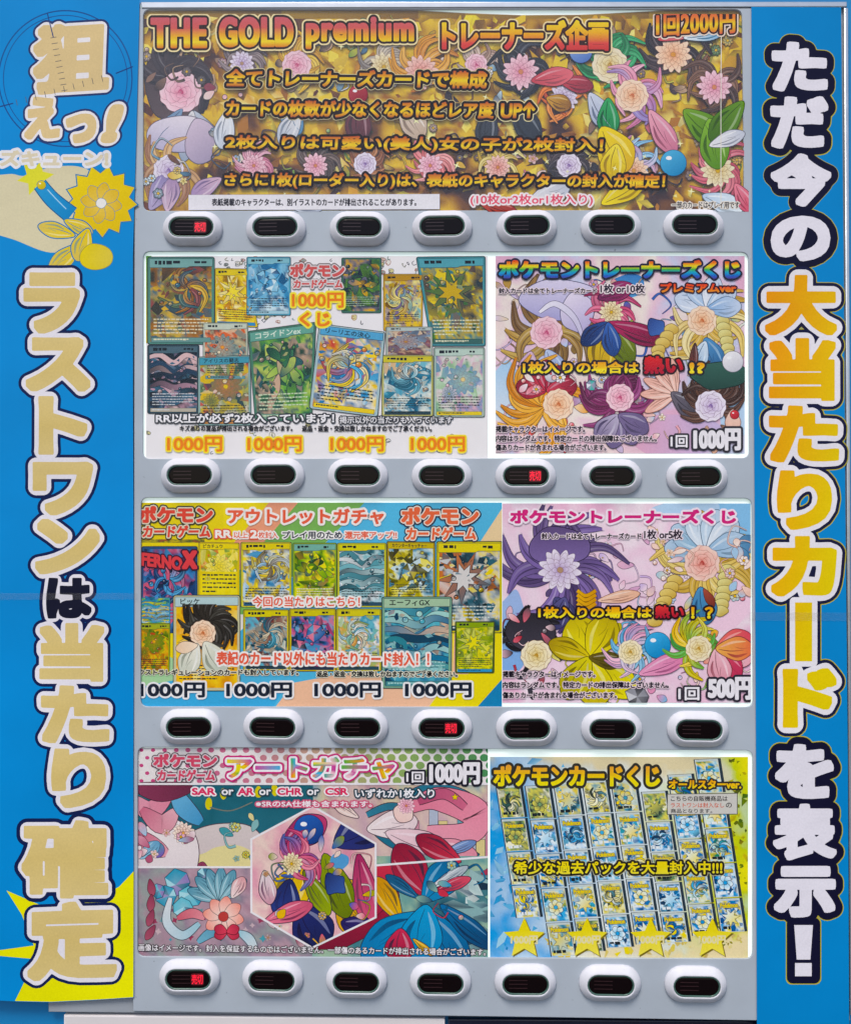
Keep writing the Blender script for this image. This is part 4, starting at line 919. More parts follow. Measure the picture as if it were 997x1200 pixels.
# ---------------------------------------------------------------- third row
def poster_outlet():
    sh = sheet('outlet_poster', 'colour-banded poster of card pictures with four black prices in third window', 'poster', ((160, 589), (588, 589), (588, 832), (160, 832)), PY, paper='#e6e0d6')
    art = sh.part('printed_artwork')
    for pts, c in (([(160, 586), (262, 586), (262, 700), (160, 830)], '#e6d23c'), ([(262, 586), (318, 586), (262, 650)], '#ecd83c'), ([(318, 586), (352, 586), (262, 690), (262, 650)], '#e8a080'), ([(352, 586), (430, 586), (300, 720), (262, 720), (262, 690)], '#7cb060'), ([(430, 586), (588, 586), (588, 600), (430, 830), (262, 830), (262, 760)], '#5cb4d8'),
                   ([(588, 596), (588, 832), (430, 832), (520, 700)], '#e9cfa4'), ([(160, 770), (200, 770), (300, 832), (160, 832)], '#a8d0a0'), ([(160, 806), (240, 790), (330, 812), (318, 832), (160, 832)], '#4caad8'), ([(345, 800), (420, 786), (520, 800), (500, 832), (320, 832)], '#efc0a0'), ([(588, 700), (588, 832), (500, 832), (530, 790), (530, 720)], '#eedc34'), ([(588, 796), (588, 832), (556, 832)], '#2c84b4'), ([(534, 710), (588, 650), (588, 720), (548, 790), (530, 790)], '#f0bc9c')):
        art.poly(pts, c)
    wash(art, (164, 632, 240, 636), ['#7a8a3c', '#c8b040', '#4a5c34', '#a84c34'], 9, 2, 8); art.done()
    C = lambda *a, **k: card(sh, *a, **k)
    C((233, 635), (281, 636), (281, 704), (233, 704), '#e0c424', '#e8d43c', ['#a8a420', '#e8cc2c', '#f0e060', '#6a9a4c', '#d87c3c', '#f6ec98'], 61, 'bloom', name='ピカチュウ', foot='#e8d03c', artbottom=44, footpal=['#e8d43c', '#ecdc54', '#e0c82c'])
    C((282, 635), (342, 635), (342, 712), (282, 712), '#c8c04c', '#e0cc34', ['#2c6c9c', '#5ca4cc', '#e8cc3c', '#7a6a50', '#d8e4e8', '#f0d848'], 62, 'swirl', foot='#2c5c80')
    C((343, 636), (395, 636), (395, 712), (343, 712), '#8ca83c', '#7ab0a0', ['#2c4c20', '#6a9a2c', '#b8cc3c', '#e8dc4c', '#3a6a5c', '#a8883c'], 63, 'leaf', foot='#7a9c54', typ='#e0e0c0')
    C((395, 636), (453, 636), (453, 712), (395, 712), '#c8c44c', '#d8d048', ['#2c5c68', '#5c9aa4', '#c0d8d8', '#7ab4bc', '#e8ecec', '#1f4450'], 64, 'wave', foot='#2c4c60')
    C((166, 640), (232, 640), (232, 742), (164, 742), '#28507c', None, ['#142440', '#1f4c84', '#3c84bc', '#6a3464', '#c85c78', '#5ca8d4', '#18305c'], 65, 'swirl', foot=None, line='#0e1830', typ='#5c9cc8', hard=2)
    C((511, 634), (589, 634), (589, 742), (511, 742), '#c8bc34', '#e0d040', ['#1f3844', '#2c6070', '#d8d4d0', '#e8d030', '#a8b4bc', '#18282c', '#c8743c'], 66, 'burst', foot='#1c3c4c', typ='#c8d4d0', hard=2)
    C((165, 700), (200, 700), (200, 732), (165, 732), '#3c8ca8', None, ['#1f5474', '#3c98b8', '#5cac5c', '#e8d040', '#a8d0d8'], 67, 'wave', foot=None)
    C((453, 634), (510, 635), (510, 706), (453, 706), '#a8901c', '#c8b02c', ['#5a5a1c', '#b8a828', '#e8dc6c', '#c8dce0', '#4c8ca8', '#3c3c28'], 68, 'gem', foot='#b8a02c', name='カウンターキャッチャー')
    C((160, 730), (200, 730), (199, 790), (159, 790), '#98a424', '#a8b040', ['#54701c', '#a8a428', '#e08c2c', '#d8c83c', '#b84c28', '#4c7c2c'], 69, 'bloom', foot='#b8b868')
    C((285, 714), (339, 714), (339, 786), (285, 786), '#c8b83c', '#d8cc44', ['#183c48', '#2c6a7c', '#b8a080', '#5cb4cc', '#7a3c34', '#d8ccb0'], 70, 'swirl', foot='#2c4450')
    C((339, 713), (394, 713), (394, 787), (339, 787), '#c8b43c', '#d0c444', ['#14304c', '#2c64a0', '#a84474', '#d8708c', '#5c9cc0', '#1c2038'], 71, 'gem', foot='#28344c')
    C((394, 713), (447, 713), (447, 787), (394, 787), '#c8bc44', '#d4c848', ['#2c7898', '#6ab4c4', '#e8ecec', '#e0a454', '#98b870', '#d8d4b8'], 72, 'swirl', foot='#2c4c58')
    C((533, 728), (580, 728), (579, 789), (533, 789), '#4c5c24', '#8ca434', ['#5a7c14', '#a8b82c', '#e8dc38', '#7a8c3c', '#d8d874'], 73, 'burst', foot='#3c94c4')
    C((447, 699), (530, 699), (529, 807), (447, 807), '#7aa48c', '#a8c4a4', ['#174058', '#2a7898', '#5cb0c0', '#1c5c88', '#a8d4cc', '#3c8c90', '#d8b89c'], 74, 'wave', name='エーフィGX', foot='#4c8c90', typ='#a8d0cc', hard=2)
    C((203, 697), (282, 697), (282, 810), (203, 810), '#c8c4a0', '#b8d0d0', ['#d08c1c', '#e8b02c', '#f0cc4c', '#e89c24', '#f4dc84'], 75, 'burst', name='ビッケ', foot=None, artbottom=60)
    sh.n = max(sh.n, sh.top); pk = sh.part('card_artwork', None, None, (206, 708, 279, 806))
    for k in range(3): swirl(pk, 246, 730, 36, ['#2e2a26', '#42403a', '#24201e'], '#161412', 80 + k, 8, k * 120, 300, .9, .34)
    blossom(pk, 238, 742, 16, 6, '#f4e0c8', '#ecd0b0', '#c89878', '#6a5040', 8); petal(pk, 240, 752, 60, 44, 30, '#e6e4d4', '#bcc4b4', '#6a6c5c'); petal(pk, 232, 754, 115, 40, 26, '#eeeadc', '#c8ccbc', '#6a6c5c'); petal(pk, 232, 756, 170, 26, 14, '#f4e0c8', '#e8c8a8', '#6a5040')
    pk.done()
    sh.n = max(sh.n, sh.top) + 1
    ck = sh.part('wordmark'); ck.text('FERNO', (166, 647, 214, 663), '#d8464c', [(1.6, '#3a1c34')], .05, slope=.12); ck.text('X', (214, 645, 231, 667), '#d8464c', [(1.8, '#3a1c34')], .07).done()
    wordmark(sh, 162, 593, 250, 613, 630, '#d84c40', '#ddd4bc', '#3a3a2c'); wordmark(sh, 470, 594, 561, 615, 633, '#e06a48', '#e4dcd0', '#20304c')
    rd = '#e2644c'; wo = [(2.6, '#f4eee8')]
    sh.part('headline').text('アウトレットガチャ', (267, 596, 450, 614.5), rd, wo, .045).done()
    s1 = sh.part('slogan')
    for t, b, bo in (('RR', (252, 621, 272, 630.5), .05), ('以上', (274, 623, 291, 631), .02), ('2', (293, 621, 302, 631), .05), ('枚封入', (303, 623, 326, 631), .02)): s1.text(t, b, '#f4eee8' if t in ('RR', '2') else rd, [(1.5, rd if t in ('RR', '2') else '#f4eee8')], bo)
    s1.done()
    sh.part('slogan').text('プレイ用のため', (331, 622.5, 401, 631.5), '#22283c', [(1.4, '#f0eeea')], .03).done()
    sh.part('slogan').text('還元率アップ!!', (404, 622.5, 465, 631.5), rd, [(1.4, '#f4eee8')], .03).done()
    sh.part('slogan').text('今回の当たりはこちら！', (296, 699, 422, 711), rd, [(2.0, '#f4eee8')], .028).done()
    sh.part('slogan').text('表記のカード以外にも当たりカード封入！！', (254, 763, 503, 779.5), rd, [(2.2, '#f4eee8')], .035, slope=.005).done()
    sp = sh.part('small_print'); sp.fine('クストラレギュレーションのカードも封入しています。', (163, 784, 350, 791.5), '#14181e', .045, (.12, '#e8e4d0')); sp.fine('返品・返金・交換は致しかねますのでご了承ください。', (371, 786, 536, 793.5), '#14181e', .045, (.12, '#e8e4d0')).done()
    for x0, x1 in ((164, 241), (265, 343), (368, 447), (474, 553)):
        sh.part('price').text('1000円', (x0, 799.5, x1, 817.5), '#1c2434', [(2.2, '#f0eeee')], .045).done()
poster_outlet()

def poster_pink():
    sh = sheet('pink_title_poster', 'pale pink poster with magenta title and white 500 yen price, right of third window', 'poster', ((588.5, 590), (878, 590.5), (879, 823.5), (588.5, 822.5)), PY - .00035, paper='#eadde4')
    art = sh.part('printed_artwork'); pastel(art, (587, 589, 880, 824), ['#ecc4d8', '#f0dbe6', '#eccadc', '#f2e4ea', '#e8b8d0'], 91)
    for x, y, rx, ry, c in ((862, 605, 36, 26, '#8cc0e4'), (800, 596, 40, 10, '#b8d4ec'), (596, 735, 24, 40, '#a0b8e0'), (600, 760, 20, 30, '#88b0e0'), (850, 690, 30, 50, '#f0cfdf')): blob(art, x, y, rx, ry, c, None, 0, int(x), .2, 10)
    for i, (gx, gy, pl) in enumerate(((656, 670, ['#7a64a0', '#c8b4dc', '#5a4a74', '#e8c8d8']), (720, 680, ['#e8b8cc', '#c8b0dc', '#f4dce4', '#b8d0ec']), (826, 670, ['#e6cc7c', '#7ab0d8', '#f0e8d0', '#a8c8d8']), (770, 660, ['#e8b8cc', '#f4e0e8', '#a8cce8', '#d8a8c8']), (622, 760, ['#38363f', '#b02838', '#8c7c88', '#e0b8c4']), (700, 770, ['#ece03c', '#b8ac24', '#f4ec98', '#8a8c2c']), (750, 775, ['#78b8dc', '#e498b8', '#f4d0dc', '#4c84b8']), (820, 770, ['#e8c83c', '#6ab858', '#e87c6c', '#f4d8d0']), (860, 730, ['#f0c0c8', '#e88c7c', '#f8e0d4', '#d8546c']))): spray(art, gx, gy, 54, 46, pl, 17, 300 + i, '#3c2c40')
    # upper left: violet curls
    swirl(art, 656, 668, 74, ['#5a4a74', '#7a64a0', '#4a3a64', '#8c74b0', '#6a5688'], '#241c38', 92, 15, 150, 290, .6, .26); blob(art, 655, 640, 38, 22, '#5c4a78', '#241c38', .9, 3, .1, 10, ('#7c68a0', 90))
    blossom(art, 656, 668, 26, 7, '#f2cdb6', '#eab89c', '#d87868', '#7a4438', 8); petal(art, 650, 700, 60, 36, 26, '#4c4a78', '#343458', '#1c1a34'); petal(art, 662, 700, 110, 40, 26, '#5a5688', '#3c3a64', '#1c1a34')
    for k in range(4): ribbon(art, [(676, 692 + k * 5), (686, 698 + k * 5), (698, 692 + k * 5)], 4, 4, '#e8b428', '#d09418', '#6a4410', .5)
    petal(art, 700, 704, 350, 50, 14, '#f2cdb6', '#e8b89c', '#7a4438')
    # upper right: pale gold plaits under a white and blue cap
    swirl(art, 826, 664, 66, ['#e8cc7c', '#dcb860', '#f0e0a4', '#c8a450', '#e6d48c'], '#7a5e30', 93, 14, 60, 320, .7, .24)
    for a, c in ((185, '#5c94bc'), (215, '#7aacc8'), (250, '#e8eef4'), (285, '#cfdfec'), (315, '#eef2f6'), (345, '#9abcd8')): petal(art, 828, 646, a, 50, 30, c, '#bcd0e2', '#3c5c78', .8)
    for a in (330, 10, 50): petal(art, 862, 640, a, 22, 12, '#6a9cc0', '#4c7ca4', '#2c4c68', .6)
    for k in range(7): blob(art, 790 - k * 4, 680 + k * 8, 9, 6, '#e8d284', '#8a6c34', .7, k, .1, 8, ('#caa650', 60)); blob(art, 852 - k * 1.5, 668 + k * 8, 9, 6, '#e4dc9a', '#8a7c44', .7, k + 9, .1, 8, ('#c8b060', 60))
    blossom(art, 822, 660, 22, 6, '#f8e0d2', '#f2ccbc', '#dca08a', '#8a5c4c', 0)
    spray(art, 775, 660, 16, 34, ['#f4d4c4', '#eabcac', '#f8e8e0', '#d8b8c8'], 12, 502, '#8a5448'); spray(art, 866, 672, 12, 34, ['#f4d4c4', '#eabcac', '#f8e8e0', '#a8c8e0'], 12, 503, '#8a5448')
    petal(art, 820, 688, 80, 44, 30, '#5a98c4', '#38709c', '#223c5c', .8); petal(art, 824, 690, 60, 24, 10, '#a85040', '#703028', '#3a1410', .6)
    # lower left: black ribbons, red band
    swirl(art, 622, 752, 40, ['#26242c', '#38363f', '#18161c'], '#0e0c12', 94, 13, 150, 300, .5, .34); blob(art, 622, 742, 30, 22, '#2a2830', '#0e0c12', .8, 4, .08, 10, ('#403c48', 90)); spray(art, 622, 738, 26, 14, ['#b02838', '#d86878', '#f0d0d4', '#5c5058'], 9, 501, '#2a1018'); blossom(art, 628, 768, 19, 6, '#f6dcca', '#efc6b0', '#d8887a', '#7a4840', 30)
    # lower middle: yellow folds, blue and pink curls
    for a, L, wd, c1, c2 in ((250, 50, 44, '#ece03c', '#c8b420'), (300, 54, 40, '#e8d82c', '#b8a41c'), (200, 50, 26, '#d8c428', '#a89018'), (40, 70, 40, '#b8ac24', '#ece03c'), (80, 60, 44, '#e8dc38', '#c0ac20'), (120, 56, 36, '#d8cc30', '#a89c20'), (10, 40, 20, '#6a5c24', '#4a4018')): petal(art, 690, 770, a, L, wd, c1, c2, '#4a420c', .8)
    swirl(art, 738, 762, 34, ['#78b8dc', '#a8d4e8', '#e498b8', '#f0bccf', '#5c9cc8'], '#34506a', 95, 11, 200, 320, .9, .3); blossom(art, 738, 764, 15, 6, '#f6e4e0', '#eaccca', '#7a6a98', '#5a4c64', 10)
    bubble(art, 770, 756, 15, '#4cacdc', '#2484bc', '#14405c'); petal(art, 748, 790, 340, 60, 22, '#e8a0c0', '#d880a8', '#6a3454'); gem(art, 746, 816, 14, ['#5c5c64', '#8c8c94', '#c8c8cc', '#3a3a42'], '#24242a', 5)
    # lower right: green, yellow and rosy bouquet
    swirl(art, 810, 756, 40, ['#e8c83c', '#f0dc6c', '#6ab858', '#48a050', '#e8b430'], '#6a5a1c', 96, 12, 120, 330, .8, .28); blossom(art, 818, 760, 16, 6, '#f8dcc6', '#f0c4a4', '#e08c6c', '#8a5438', 20)
    for a, c1, c2 in ((20, '#f0dce0', '#e8a8b4'), (50, '#d8546c', '#b83454'), (340, '#e87c6c', '#d85060'), (80, '#f0c0c8', '#d890a0'), (0, '#e8b060', '#e07050')): petal(art, 838, 760, a, 44, 28, c1, c2, '#6a2c34', .8)
    art.done()
    sh.part('headline').text('ポケモントレーナーズくじ', (597, 597, 862, 614), '#cc2c78', [(2.4, '#f6e6f0')], .062, p=6.0).done()
    sp = sh.part('slogan'); sp.fine('封入カードは全てトレーナーズカード', (634, 624.5, 751, 632), '#1a121e', .045, (.12, '#f2e2ea')); sp.text('1枚 or5枚', (754, 620.5, 799, 632), '#2a2030', [(1.2, '#f2e2ea')], .03).done()
    gd = [(0, '#e89a24'), (.45, '#f0c02c'), (.75, '#f6e85c'), (1, '#f0d040')]
    sh.part('slogan').text('1枚入りの場合は', (630, 711, 763, 724.5), gd, [(2.4, '#221a24')], .045).done()
    sh.part('slogan').text('熱い', (767, 709.5, 801, 724.5), [(0, '#e04040'), (1, '#a81c34')], [(2.2, '#2a1018')], .05).done()
    sh.part('slogan').text('！？', (809, 711, 835, 725), gd, [(2.4, '#221a24')], .05).done()
    note3(sh, 588.5, (786, 798.5, 810.5), (697, 783, 722))
    sh.part('price').text('1回', (794, 805, 819, 820.5), '#f0ecf0', [(2.2, '#2c2834')], .03).done()
    sh.part('price').text('500円', (829, 793, 880, 820), '#eeeaee', [(2.6, '#2c2834')], .05).done()
poster_pink()

# ---------------------------------------------------------------- fourth row
def poster_art():
    sh = sheet('comic_panel_poster', 'poster of comic-like panels round a hexagon under a dotted title band, bottom left window', 'poster', ((157, 876), (571.5, 878), (571.5, 1121), (157, 1126)), PY, paper='#e9e3e6')
    art = sh.part('printed_artwork')
    dots = [(0, '#c84c80'), (.3, '#c87890'), (.5, '#c0a08c'), (.72, '#9ab06c'), (1, '#4c8c5c')]; rf = ramp(dots)
    hx = lambda c: '#%02x%02x%02x' % tuple(int(255 * (v * 12.92 if v <= .0031308 else 1.055 * v ** (1 / 2.4) - .055)) for v in c)
    art.poly([(157, 876), (572, 876), (572, 920), (157, 920)], '#ece6e4')
    for j, y in enumerate((879, 888, 897, 906, 915)):
        for i in range(31):
            x = 166 + i * 13.6 + (j % 2) * 6.8; t = (x - 162) / 410; big = 2.0 + 2.4 * min(1, t * 1.8)
            blob(art, x, y, big * 1.15, big, hx(rf(min(1, max(0, t)))), None, 0, i, .02, 10)
    Hx = [(296, 984), (367, 946), (439, 989), (439, 1074), (366, 1109), (296, 1068)]
    # upper left panel
    wash(art, (157, 919, 372, 1016), ['#2c6a7a', '#24606e', '#347484'], 3, 8, 5)
    blob(art, 262, 1010, 58, 46, '#c0b0b4', '#4a3440', 1, 3, .05, 12, ('#d8ccc8', 270)); blob(art, 264, 1006, 36, 14, '#e0d49c', None, 0, 5, .2, 10); petal(art, 238, 1010, 100, 40, 30, '#8a3c58', '#b05874', '#3a1828')
    for x, y in ((245, 942), (262, 930), (303, 928), (322, 926)): blob(art, x, y, 4, 7, '#d8cc38', None, 0, int(x), .08, 8)
    ribbon(art, [(246, 946), (270, 950), (296, 940)], 1.4, 1.2, '#7a7c6c', '#7a7c6c')
    blob(art, 196, 1000, 36, 42, '#ddd0d2', '#4a2c3c', 1, 6, .06, 12, ('#efe6e4', 270))
    for pts, c1, c2 in (([(158, 935), (176, 950), (200, 930)], '#e0a0b0', '#d88498'), ([(166, 948), (190, 966), (206, 950)], '#c86c84', '#e4b0b8'), ([(204, 924), (216, 946), (236, 964)], '#7ab8d8', '#4c94c0'), ([(158, 975), (176, 990), (196, 1000)], '#c05c78', '#e0a0ac'), ([(158, 922), (190, 928), (226, 922)], '#8a3c58', '#6a2c44')): ribbon(art, pts, 6, 8, c1, c2, '#3c2030', .8, 22)
    blossom(art, 215, 976, 13, 7, '#7a3450', '#b8606c', '#e8d8d0', '#2c1420', 12); bubble(art, 184, 996, 9, '#4ca49c', '#7a5cb0', '#2c1c34'); petal(art, 164, 1006, 320, 30, 16, '#9cc8dc', '#6aa0c0', '#2c4458'); spray(art, 196, 996, 34, 26, ['#e0a0b0', '#9cc8dc', '#f0e0e0', '#b05874'], 12, 401, '#3c2030')
    spray(art, 290, 985, 30, 26, ['#d8cc38', '#4c98a0', '#e0d49c', '#8ab8b8'], 10, 402, '#1f3c44')
    # upper right panel
    wash(art, (367, 919, 572, 1012), ['#c8a8b0', '#d8c0b4', '#b8909c', '#d8cca8', '#88a0ac'], 5, 6, 9)
    for i in range(10): art.poly([(470 + i * 11, 940 + (i % 3) * 22), (480 + i * 11, 940 + (i % 3) * 22), (480 + i * 11, 1012), (470 + i * 11, 1012)], ['#d8c890', '#c88c9c', '#6ca0ac', '#b0b8c8'][i % 4], '#5a5058', .5)
    for pts, c1, c2, w1 in (([(480, 930), (510, 926), (550, 940), (560, 975)], '#2c7088', '#3c8098', 18), ([(440, 975), (470, 990), (520, 985), (560, 1005)], '#2c7088', '#24647c', 14), ([(478, 950), (510, 936), (556, 952), (548, 976), (500, 972)], '#d87890', '#e49cac', 34), ([(490, 940), (520, 930), (545, 946)], '#b04c6c', '#c86884', 12), ([(430, 955), (455, 945), (480, 948)], '#3c8098', '#2c6478', 8)): ribbon(art, pts, 6, 8, c1, c2, '#3c2434', .9, w1)
    for x, y, a, L, wd, c1, c2 in ((430, 972, 350, 60, 34, '#efe2e0', '#e4cfd2'), (452, 975, 20, 80, 34, '#ead0d4', '#e0b4c0'), (490, 990, 10, 70, 28, '#e8a8b4', '#d88c9c'), (420, 958, 210, 34, 12, '#f0dcd4', '#e8ccc0'), (480, 940, 120, 26, 24, '#f2dcd4', '#eac8c0'), (520, 1000, 340, 40, 12, '#8aa4cc', '#6c88b8')): petal(art, x, y, a, L, wd, c1, c2, '#4a3440', .9)
    blossom(art, 476, 944, 10, 5, '#f2dcd4', '#eac8c0', '#b86478', '#6a3c48', 0); star(art, 533, 934, 4, '#e8d040', '#6a4c18', .5)
    # lower left panel
    wash(art, (157, 1016, 370, 1126), ['#a07c8c', '#b89aa4', '#8c7c8c', '#98a09c', '#a88c98'], 6, 5, 12)
    for i in range(26): rr = random.Random(i); star(art, rr.uniform(165, 320), rr.uniform(1022, 1104), rr.uniform(2, 5), rr.choice(['#4c9aa8', '#983c58', '#c8b0b4', '#6a9498', '#7c5c74']), None, 0, rr.uniform(0, 90), .5, 4)
    for i, (x, y, r) in enumerate(((208, 1034, 16), (196, 1050, 13), (224, 1050, 14), (215, 1064, 12), (240, 1026, 10), (186, 1044, 9))): gem(art, x, y, r, ['#3c98b4', '#6cbccc', '#2c708c', '#a8d8e0', '#8c7cb0'], '#1f4458', 50 + i)
    for i, a in enumerate((200, 225, 250, 272, 295, 320)): petal(art, 258, 1056, a, 40, 14, '#9cc4cc', '#5c94a8', '#24485c', .8)
    for pts, c1, c2 in (([(200, 1052), (196, 1080), (214, 1096), (234, 1082)], '#dfe0e2', '#9cc4d0'), ([(232, 1104), (250, 1092), (262, 1100)], '#7ab0c4', '#4c8ca4'), ([(280, 1092), (292, 1100), (300, 1114)], '#9cc4d0', '#d8dcde'), ([(208, 1076), (226, 1070), (240, 1076)], '#c85c6c', '#e0949c')): ribbon(art, pts, 4, 5, c1, c2, '#2c3c4c', .8, 11)
    blossom(art, 262, 1074, 24, 8, '#ece4e0', '#dcb8b4', '#c8747c', '#4a3440', 10); petal(art, 272, 1052, 300, 28, 16, '#ecdcd8', '#d89ca0', '#4a3440')
    for a in (20, 160, 200, 340): petal(art, 266, 1092, a, 15, 12, '#d8485c', '#b03048', '#4a1420', .7)
    for i in range(4): petal(art, 176 + i * 2, 1030 + i * 18, 80 + i * 14, 20, 9, '#8c3c54', '#a85468', '#3c1824', .6)
    # lower right panel
    wash(art, (366, 1003, 572, 1126), ['#8cb4a4', '#6c9c98', '#a8c0a4', '#4c8088', '#2c5868'], 4, 6, 15)
    shards(art, (525, 1020, 570, 1110), ['#1f3448', '#2c4c64', '#8cb0b0', '#d8e4e0'], 40, 3, 9, 17, True, 4, 20)
    for pts, c1, c2 in (([(366, 1012), (366, 1112), (400, 1112), (452, 1086), (470, 1066), (462, 1016)], '#b82c48', '#7a1c34'), ([(440, 1014), (462, 1014), (466, 1050), (440, 1074)], '#c8384c', '#a02440')): art.poly(pts, c1, '#3a1020', .8, (c2, 90))
    for x, y, a, L, wd, c1, c2 in ((470, 1080, 240, 60, 26, '#e0b428', '#c88c1c'), (500, 1050, 240, 70, 40, '#b83048', '#8a2038'), (540, 1010, 210, 60, 26, '#c8384c', '#8a2038'), (490, 1052, 215, 46, 14, '#2c6c94', '#1f5478'), (510, 1070, 150, 100, 50, '#2c94c4', '#1f74a8'), (500, 1066, 60, 90, 44, '#2484b8', '#184c7c'), (516, 1060, 40, 80, 24, '#1f6ca0', '#143c64'), (500, 1060, 100, 66, 50, '#309ccc', '#2080b4'), (496, 1056, 310, 60, 40, '#2c88b8', '#1c6090'), (505, 1040, 330, 50, 12, '#d8dcdc', '#a8b4bc'), (510, 1044, 340, 44, 14, '#a82840', '#d85468'), (470, 1088, 95, 40, 34, '#c83454', '#8a1c38'), (484, 1100, 40, 30, 8, '#e8c030', '#d89c20')): petal(art, x, y, a, L, wd, c1, c2, '#142c44', .9)
    spray(art, 540, 1050, 34, 40, ['#2c94c4', '#c8384c', '#8cb4a4', '#1f4c6c'], 12, 403, '#142c44'); spray(art, 330, 1095, 30, 16, ['#983c58', '#9cc4cc', '#c8b0b4'], 8, 404, '#3c2434')
    # white gutters
    for a, b in (((157, 918.5), (572, 918.5)), ((157, 1016), (296, 1016)), ((439, 1014), (572, 1004))): ribbon(art, [a, ((a[0] + b[0]) / 2, (a[1] + b[1]) / 2), b], 2.4, 2.4, '#ece8ea', '#ece8ea')
    art.poly(Hx, '#ecd0c8', '#ece8ea', 2.4)
    # hexagon picture
    n0 = sh.n
    hp = sh.part('hexagon_picture')
    def inhex(P):
        for i in range(6):
            (x0, y0), (x1, y1) = Hx[i], Hx[(i + 1) % 6]; out = []
            for k in range(len(P)):
                a, b = P[k], P[(k + 1) % len(P)]
                da = (x1 - x0) * (a[1] - y0) - (y1 - y0) * (a[0] - x0); db = (x1 - x0) * (b[1] - y0) - (y1 - y0) * (b[0] - x0)
                if da >= 0: out.append(a)
                if (da >= 0) != (db >= 0): t = da / (da - db); out.append(tuple(p + (q - p) * t for p, q in zip(a, b)))
            P = out
            if len(P) < 3: return None
        return P
    base = hp._tri
    hp._tri = lambda pts: (lambda r: base(r) if r else None)(inhex(pts))
    wash(hp, (294, 944, 441, 1111), ['#e8c0c0', '#e0a0b0', '#ecd4c8', '#d890a4'], 4, 6, 19)
    for x, y, a, L, wd, c1, c2 in ((392, 990, 330, 70, 50, '#2c3478', '#1c2454'), (400, 1030, 60, 80, 60, '#e0b430', '#c89424'), (360, 1010, 120, 70, 46, '#d8b02c', '#e8c840'), (350, 1060, 60, 60, 50, '#232c6c', '#181e4c'), (340, 1030, 100, 50, 34, '#1f2858', '#2c3c84'), (420, 1000, 80, 90, 30, '#a02c5c', '#d85c7c'), (330, 990, 330, 60, 36, '#8a2c5c', '#b8406c'), (380, 1000, 70, 80, 36, '#8c9c2c', '#68781c'), (356, 1020, 60, 60, 22, '#6c7c20', '#98a834'), (310, 1080, 340, 60, 22, '#e07890', '#c85470'), (310, 1020, 80, 40, 20, '#e8e0e0', '#c890a0'), (400, 1080, 20, 40, 30, '#24205c', '#3c2c6c')): petal(hp, x, y, a, L, wd, c1, c2, '#1c1430', .9)
    bubble(hp, 362, 972, 17, '#2c60b0', '#1c3c80', '#101c44'); swirl(hp, 350, 1006, 34, ['#e0708c', '#c84470', '#ec98a8', '#3c64a8'], '#4a1434', 99, 11, 180, 300, .9, .32); blossom(hp, 342, 1012, 13, 5, '#ecb0b0', '#d87c94', '#8a2c54', '#4a1434', 30); blob(hp, 392, 1036, 13, 12, '#233068', '#0e1430', .8, 8, .25, 9, ('#3c5ca0', 40)); blob(hp, 398, 1010, 12, 9, '#5c9ccc', None, 0, 4, .2, 9)
    spray(hp, 368, 1040, 60, 60, ['#e0b430', '#2c60b0', '#d85c7c', '#8c9c2c', '#ecd4c8'], 22, 405, '#1c1430')
    hp.done(); art.done()
    wordmark(sh, 180, 883, 255, 899, 915, '#cc5068', '#d8ccd0', '#44383c')
    mc = [lin(c) for c in ('#e8b42c', '#4cb0d8', '#c84c98', '#5cb04c', '#e8dc3c', '#f0c8d0', '#2c9888', '#e88c3c')]
    def multi(x, y):
        i = int(abs(math.sin(int(x / 9) * 12.9898 + int(y / 8) * 78.233) * 43758.5)) % len(mc); return mc[i]
    sh.part('headline').text('アートガチャ', (266, 887, 463, 913), multi, [(2.4, '#f6f0f2'), (4.4, '#c83078')], .045).done()
    sh.part('price').text('1回', (476, 904, 497, 917), '#eeeaee', [(2.4, '#22202c')], .03).done()
    sh.part('price').text('1000円', (503, 893, 562, 919), '#eeeaee', [(2.8, '#22202c')], .05).done()
    s1 = sh.part('slogan'); pk = '#d83c64'
    for t, b, c in (('SAR', (225, 923, 253, 931.5), 1), ('or', (260, 925, 274, 931.5), 0), ('AR', (279, 923, 298, 931.5), 1), ('or', (304, 925, 318, 931.5), 0), ('CHR', (325, 923, 354, 931.5), 1), ('or', (360, 925, 374, 931.5), 0), ('CSR', (381, 923, 408, 931.5), 1), ('いずれか1枚入り', (416, 924, 509, 935), 0)):
        s1.text(t, b, pk if c else '#f0eef0', [(1.6, '#f4eef0' if c else '#2c4450')], .05 if c else .03)
    s1.done()
    sh.part('slogan').text('※SRのSA仕様も含まれます。', (300, 938, 436, 945.5), '#f2ecee', [(1.5, '#d05c7c')], .025).done()
    sh.part('small_print').fine('画像はイメージです。封入を保証するものではございません。一部傷のあるカードが排出される場合がございます。', (163, 1105.5, 569, 1114), '#ece8ea', .02, (.11, '#2a2228'), slope=.014).done()
poster_art()

